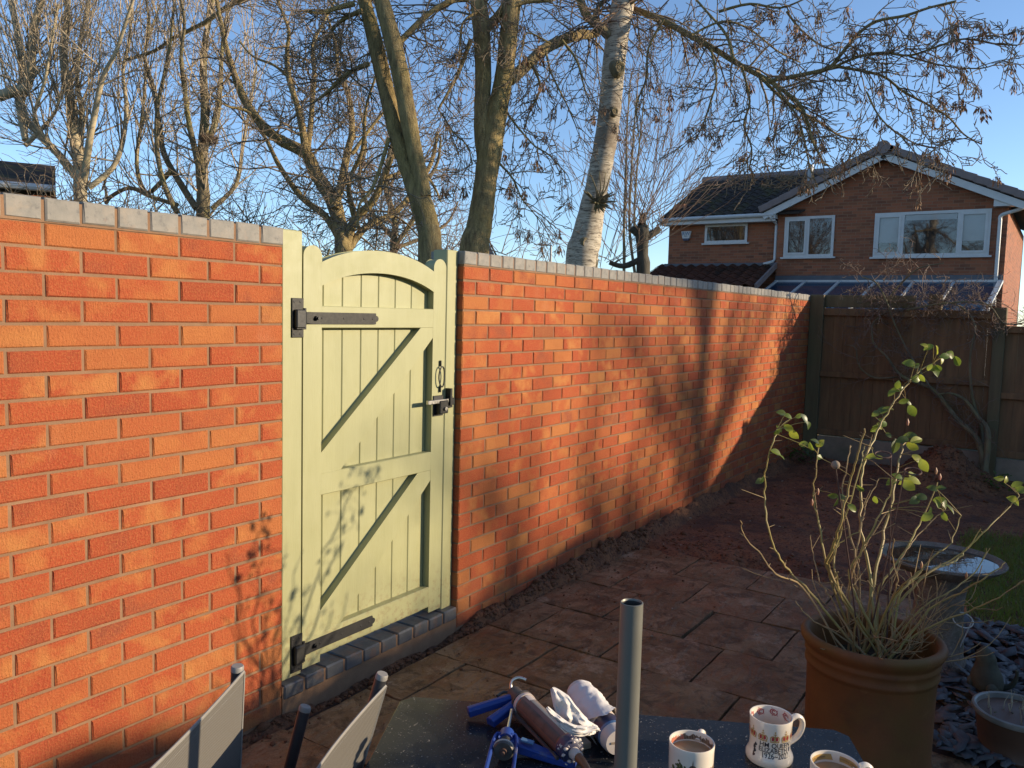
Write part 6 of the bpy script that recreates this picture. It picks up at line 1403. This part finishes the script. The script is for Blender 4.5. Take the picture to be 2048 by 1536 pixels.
P_po = dict(n=[9, 6, 4], wig=[.045, .12, .2], tz=[.03, .04, .02], kids=[.45, .3, 0], skip=[2, 1, 0], ang=(.25, .7), lr=[.42, .5, .5], max=2, rmin=.0048, taper=.3)
for i in range(75):
    h = heads[rng.randrange(len(heads))]; d = nrm(CR*rng.gauss(0, .75)+CF*rng.gauss(0, .5)+UPZ*rng.uniform(.25, 1.4)); grow(segs, tuple(h+np.array([rng.gauss(0, .1), rng.gauss(0, .1), rng.gauss(0, .06)])), tuple(d), rng.uniform(1.6, 4.8)*(.5+.5*max(0, d[2])), .009, 0, P_po, rng)
build_segs('crown', segs, MT['twig_red'], T, 3)
b = at(1235, 540, 20); T = thing('slender_tree', 'slender pale bare tree seen between birch and pollard', 'tree', (b[0], b[1], 0)); m = MB(); segs = []
for k in range(3):
    path = [(1640+60*k, 1500), (1640+30*k, 1250), (1650+30*k, 950), (1660+40*k, 650), (1680+40*k, 400)]; S_, R_ = limb(m, [q6(p) for p in path], [20, 20+k*.4-1], [6, 5, 3.5, 2], 6, 4, .05, k == 0, rng); sprout(segs, S_, R_, P_po, rng, 1, 1.0, .15, 0, (0, 0, .6), .6, .5, None, .01)
m.build('trunk', MT['bark_dark'], T, sm=True); build_segs('crown', segs, MT['twig_red'], T, 3)

# ================================================================== unseen hedge and trees, added on the sunny side to cast shade and dapples
hg = thing('shade_hedge', 'unseen tall evergreen hedge added on the sunny side to shade the ground', 'hedge', (12, -9, 0))
hx = np.linspace(-5, 34, 220); top = 2.79  # top height set by how far the added hedge shades the ground
vs = []; fs = []
for i, x in enumerate(hx):
    yc = -10; wv = .07*math.sin(x*1.7)+.05*math.sin(x*4.1+1)+.03*math.sin(x*9.7)
    for (dy, z) in ((-.7, -.05), (-.75, 1.5), (-.6, 2.6), (-.25, top+wv), (.25, top+wv*.8), (.6, 2.6), (.75, 1.5), (.7, -.05)): vs.append((x, yc+dy+wv*.5, z))
for i in range(len(hx)-1):
    for k in range(7): fs.append((i*8+k, i*8+k+1, (i+1)*8+k+1, (i+1)*8+k))
MB().add(vs, fs).build('body', MT['hedge'], hg, sm=True)
r = np.random.RandomState(9); n = 16000; x = r.uniform(-5, 34, n); s_ = r.uniform(0, 1, n)
zz = np.where(s_ < .55, top+r.normal(0, .035, n), r.uniform(0, 2.7, n)); yy = -10+np.where(s_ < .55, r.uniform(-.35, .35, n), np.where(r.uniform(0, 1, n) < .8, .72, -.74)+r.normal(0, .05, n))
V0 = np.stack([x, yy, zz], -1); d1 = r.normal(0, 1, (n, 3)); d1 /= np.linalg.norm(d1, axis=1)[:, None]; d2 = np.cross(d1, r.normal(0, 1, (n, 3))); d2 /= np.linalg.norm(d2, axis=1)[:, None]
Vq = np.stack([V0, V0+d1*.05+d2*.02, V0+d1*.09, V0+d1*.05-d2*.02], 1); tag(np_mesh('leaves', Vq.reshape(-1, 3), np.arange(n*4).reshape(-1, 4), MT['hedge'], hg), kind='stuff')
def shade_tree(xw, k, trunk_r, h, seed, label, zfork, P, nl, spread=.5, Lb=1.6):  # invented unseen tree, set along the sun direction to dapple the wall
    rng = random.Random(seed); x, y = xw+k, -1.75*k; T = thing('dapple_tree', label, 'tree', (x, y, 0)); m = MB(); segs = []
    pts = [np.array([x+rng.gauss(0, .05)*i, y+rng.gauss(0, .05)*i, h*i/6]) for i in range(7)]; S_ = smooth(pts, 4); m.tube(S_, np.linspace(trunk_r, trunk_r*.35, len(S_)), 10)
    m.build('trunk', MT['bark_dark'], T, sm=True)
    for i in range(nl):
        j = int(len(S_)*rng.uniform(zfork, .98)); d = nrm([rng.gauss(0, spread), rng.gauss(0, spread), rng.uniform(.2, 1)]); grow(segs, tuple(S_[j]), tuple(d), Lb*rng.uniform(.6, 1.2), trunk_r*.35, 0, P, rng)
    build_segs('crown', segs, MT['twig'], T, 3)
P_s = dict(n=[7, 6, 5], wig=[.16, .22, .28], tz=[.02, .03, .02], kids=[.8, .7, 0], skip=[1, 1, 0], ang=(.4, 1.0), lr=[.5, .5, .5], max=2, rmin=.004, taper=.35)
P_v = dict(n=[7, 6, 5], wig=[.10, .16, .2], tz=[.05, .04, .02], kids=[.6, .4, 0], skip=[1, 1, 0], ang=(.35, .8), lr=[.55, .5, .5], max=2, rmin=.012, taper=.4)
shade_tree(4.95, 13.5, .27, 11.5, 81, 'unseen tall bare tree added beyond the hedge to cast a trunk shadow on the wall', .50, P_s, 30, .9, 2.6)
shade_tree(1.75, 13.4, .15, 7.1, 82, 'unseen short bare tree with thick upright stem added beyond the hedge to dapple the wall', .70, P_v, 9, .5, 1.1)
shade_tree(2.55, 14.0, .16, 7.45, 83, 'unseen stout bare tree with upright twigs added beyond the hedge to dapple the wall', .70, P_v, 9, .6, 1.3)
shade_tree(3.4, 13.6, .16, 7.4, 84, 'unseen dense bare tree with twiggy head added beyond the hedge to dapple the wall', .70, P_v, 11, .6, 1.3)
shade_tree(4.15, 14.2, .15, 7.8, 85, 'unseen bare tree with spreading twigs added beyond the hedge to dapple the wall', .70, P_v, 10, .6, 1.4)
shade_tree(.95, 13.4, .14, 6.85, 86, 'unseen slim bare tree added at the near end of the row to shade the lower gate', .76, P_v, 9, .5, .8)
